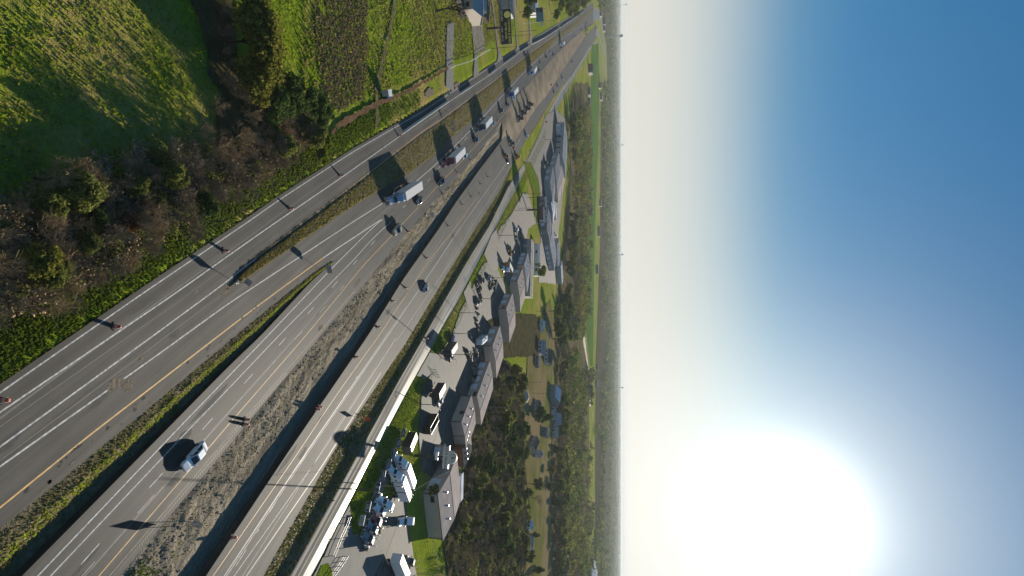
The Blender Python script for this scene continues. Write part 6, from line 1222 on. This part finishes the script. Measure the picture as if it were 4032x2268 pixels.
water_tower(2449, 571, 4200, 74, 6, 'small water tower on the horizon left of centre', False); water_tower(2449, 1002, 4200, 74, 7, 'water tower on the horizon above the bright field', False); water_tower(2449, 1526, 4200, 74, 7, 'water tower on the horizon right of the sheds', False)
t = empty('radio_mast', (-1640, 3350, 0), 0, 'thin mast with two platforms rising above the horizon at the far left', 'mast'); MB().cyl((0, 0, 0), (0, 0, 90), 1.6, .9, n=6).build('pole', STEEL, t); MB().lathe([(0, 80), (4, 81), (4, 83), (0, 84)], n=8).build('platform', STEEL, t); MB().lathe([(0, 88), (5, 90), (4, 93), (0, 95)], n=8).build('platform', STEEL, t)
# ================================================================ FENCES, RACKS, CLUTTER
FW = mat('fence_wood', (.10, .08, .06), .9)
def fence(name, label, marks, step, h, m, rails=(.5, .95), group=None):
    w_ = [P(*q) for q in marks]; t = empty(name, (w_[0][0], w_[0][1], 0), 0, label, 'fence', group); o_ = w_[0]; post = None
    for a, b in zip(w_, w_[1:]):
        d = b - a; L = np.linalg.norm(d); n = max(1, int(L / step)); an = math.atan2(d[1], d[0])
        for k in range(n + (b is w_[-1])):
            p = a + d * k / n - o_
            if post is None: post = MB().box((0, 0, h / 2), (.12, .12, h)).build('post', m, t); post.location = (p[0], p[1], 0)
            else: c = post.copy(); COL.objects.link(c); c.parent = t; c.location = (p[0], p[1], 0)
        c_ = (a + b) / 2 - o_
        for z in rails: MB().box((c_[0], c_[1], h * z), (L, .05, .09), an).build('rail', m, t)
    return t
fence('wire_fence', 'thin post fence running up the left field beside the grey driveway', [(1700, 10), (1718, 90), (1727, 170), (1735, 255)], 4.0, 1.3, FW); fence('wooden_gate', 'barred gate at the field end of the left fence', [(1722, 255), (1736, 285)], .6, 1.4, FW, (.15, .5, .95))
fence('white_fence', 'short pale fence along the red ditch at the driveways', [(1768, 268), (1790, 258), (1850, 240), (1905, 205), (1925, 195)], 2.2, 1.2, WALLW); fence('black_fence', 'black-railed fence behind the brown path', [(1955, 0), (1964, 25), (1970, 45)], 2.5, 1.4, TRIM, (.3, .65, .95))
GRY = 'low rail fence round the dealer yard entrance'; fence('rail_fence', 'thin steel rail fence along the concrete apron', [(1303, 2188), (1330, 2120), (1358, 2060), (1366, 2036)], 2.6, 1.1, STEEL, (.5, .95)); fence('sliding_gate', 'long low steel gate across the concrete apron', [(1298, 2268), (1340, 2210), (1352, 2190)], 1.6, 1.3, STEEL, (.1, .5, .95))
fence('pasture_fence', 'pale rail fence across the pasture', [(2160, 1245), (2160, 1300), (2161, 1372)], 6, 1.4, WALLW); fence('yard_fence', 'dark fence line at the back of the dealer building lawn', [(1697, 2130), (1715, 2268)], 4, 1.4, FW); fence('lot_fence', 'thin fence frames on the middle lot edge', [(1700, 1455), (1716, 1485)], 1.6, 1.5, FW)
# junk rows: each piece its own thing
JM = [mat('junk_dark', (.03, .03, .032), .6), mat('junk_rust', (.13, .06, .035), .8), mat('junk_grey', (.20, .19, .18), .6), mat('junk_tan', (.26, .20, .13), .7)]
rng = rg(12)
def junk(px, py, label, group, s=1.0):
    p = P(px, py); t = empty('scrap_machine', (p[0], p[1], 0), rng.uniform(0, 3), label, 'scrap', group)
    MB().box((0, 0, .5 * s), (2.2 * s, 1.1 * s, .7 * s)).build('body', JM[rng.integers(0, 4)], t, bevel=.05); MB().box((.3 * s, 0, 1.1 * s), (.9 * s, .9 * s, .6 * s), .2, .8).build('hood', JM[rng.integers(0, 4)], t)
    for sx in (-.7, .7): wheel(t, sx * s, .6 * s, .34 * s, .2, JM[2]); wheel(t, sx * s, -.6 * s, .34 * s, .2, JM[2])
    MB().cyl((-.8 * s, 0, .8 * s), (-1.4 * s, .2, 1.5 * s), .07).build('lever', JM[1], t)
for k in range(24):
    q = k / 23; px = 1836 + 34 * math.sin(q * 2) - 10 * q; py = 1382 + 118 * q; junk(px + rng.uniform(-7, 7), py, 'dark scrap machine in the long junk row beside the blue-doored shed', 'scrap in the long junk row', 1.0)
for k in range(14):
    q = k / 13; px = 1868 + 5 * math.sin(q * 9); py = 1380 + 85 * q; junk(px, py, 'dark scrap machine against the blue-doored shed wall', 'scrap against the shed wall', .9)
for k in range(10): junk(1882 + rng.uniform(-8, 8), 1105 + k * 9, 'scrap implement on the grass side of the narrow lot', 'scrap on the narrow lot', .9)
for k in range(9): junk(1930 + rng.uniform(-8, 8), 1090 + k * 6, 'scrap implement beside the timber stack on the narrow lot', 'scrap beside the timber stack', .9)
for k in range(8): junk(1800 + rng.uniform(-4, 4) , 1655 + k * 14, 'dark clutter piece along the tan sheds wall', 'clutter along the tan sheds', .8)
for k in range(5): junk(1875 + rng.uniform(-4, 4), 1215 + k * 22, 'dark clutter piece before the red notice shed', 'clutter before the red notice shed', .9)
PIPE = mat('pipe_grey', (.22, .22, .23), .5, .3)
def rack(c0, c1, n, label):
    a, b = P(*c0), P(*c1); d = b - a; L = np.linalg.norm(d); t = empty('pipe_rack', (a[0], a[1], 0), math.atan2(d[1], d[0]), label, 'rack', 'pipe racks on the lot')
    for k in range(3): MB().box((L * (.1 + .4 * k), 0, .6), (.15, 2.4, 1.2)).build('rack_frame', JM[0], t)
    for k in range(n): MB().cyl((0, -1 + 2.0 * k / (n - 1), 1.32), (L, -1 + 2.0 * k / (n - 1), 1.32), .12, n=6).build('pipe', PIPE if k % 2 else JM[3], t)
rack((2032, 960), (2025, 905), 6, 'pipe rack with long pale pipes at the lot edge'); rack((2043, 1000), (2036, 950), 6, 'pipe rack with grey pipes beside the blue-doored shed'); rack((2050, 940), (2044, 900), 5, 'short pipe rack behind the white van'); rack((1941, 1138), (1949, 1105), 5, 'stack of long pale timbers on the narrow lot')
# ================================================================ AIR
hz = MB().box((0, 0, (-4.5 + 108) / 2), (200000, 200000, 112.5)).build('haze', None); hz['kind'] = 'stuff'
hm = bpy.data.materials.new('haze'); hm.use_nodes = True; N = hm.node_tree.nodes; N.clear(); o_ = N.new('ShaderNodeOutputMaterial'); pv = N.new('ShaderNodeVolumePrincipled')
pv.inputs['Color'].default_value = (0.60, 0.66, 0.71, 1); pv.inputs['Density'].default_value = 0.00007; pv.inputs['Anisotropy'].default_value = 0.15
hm.node_tree.links.new(pv.outputs[0], o_.inputs['Volume']); hz.data.materials.append(hm)
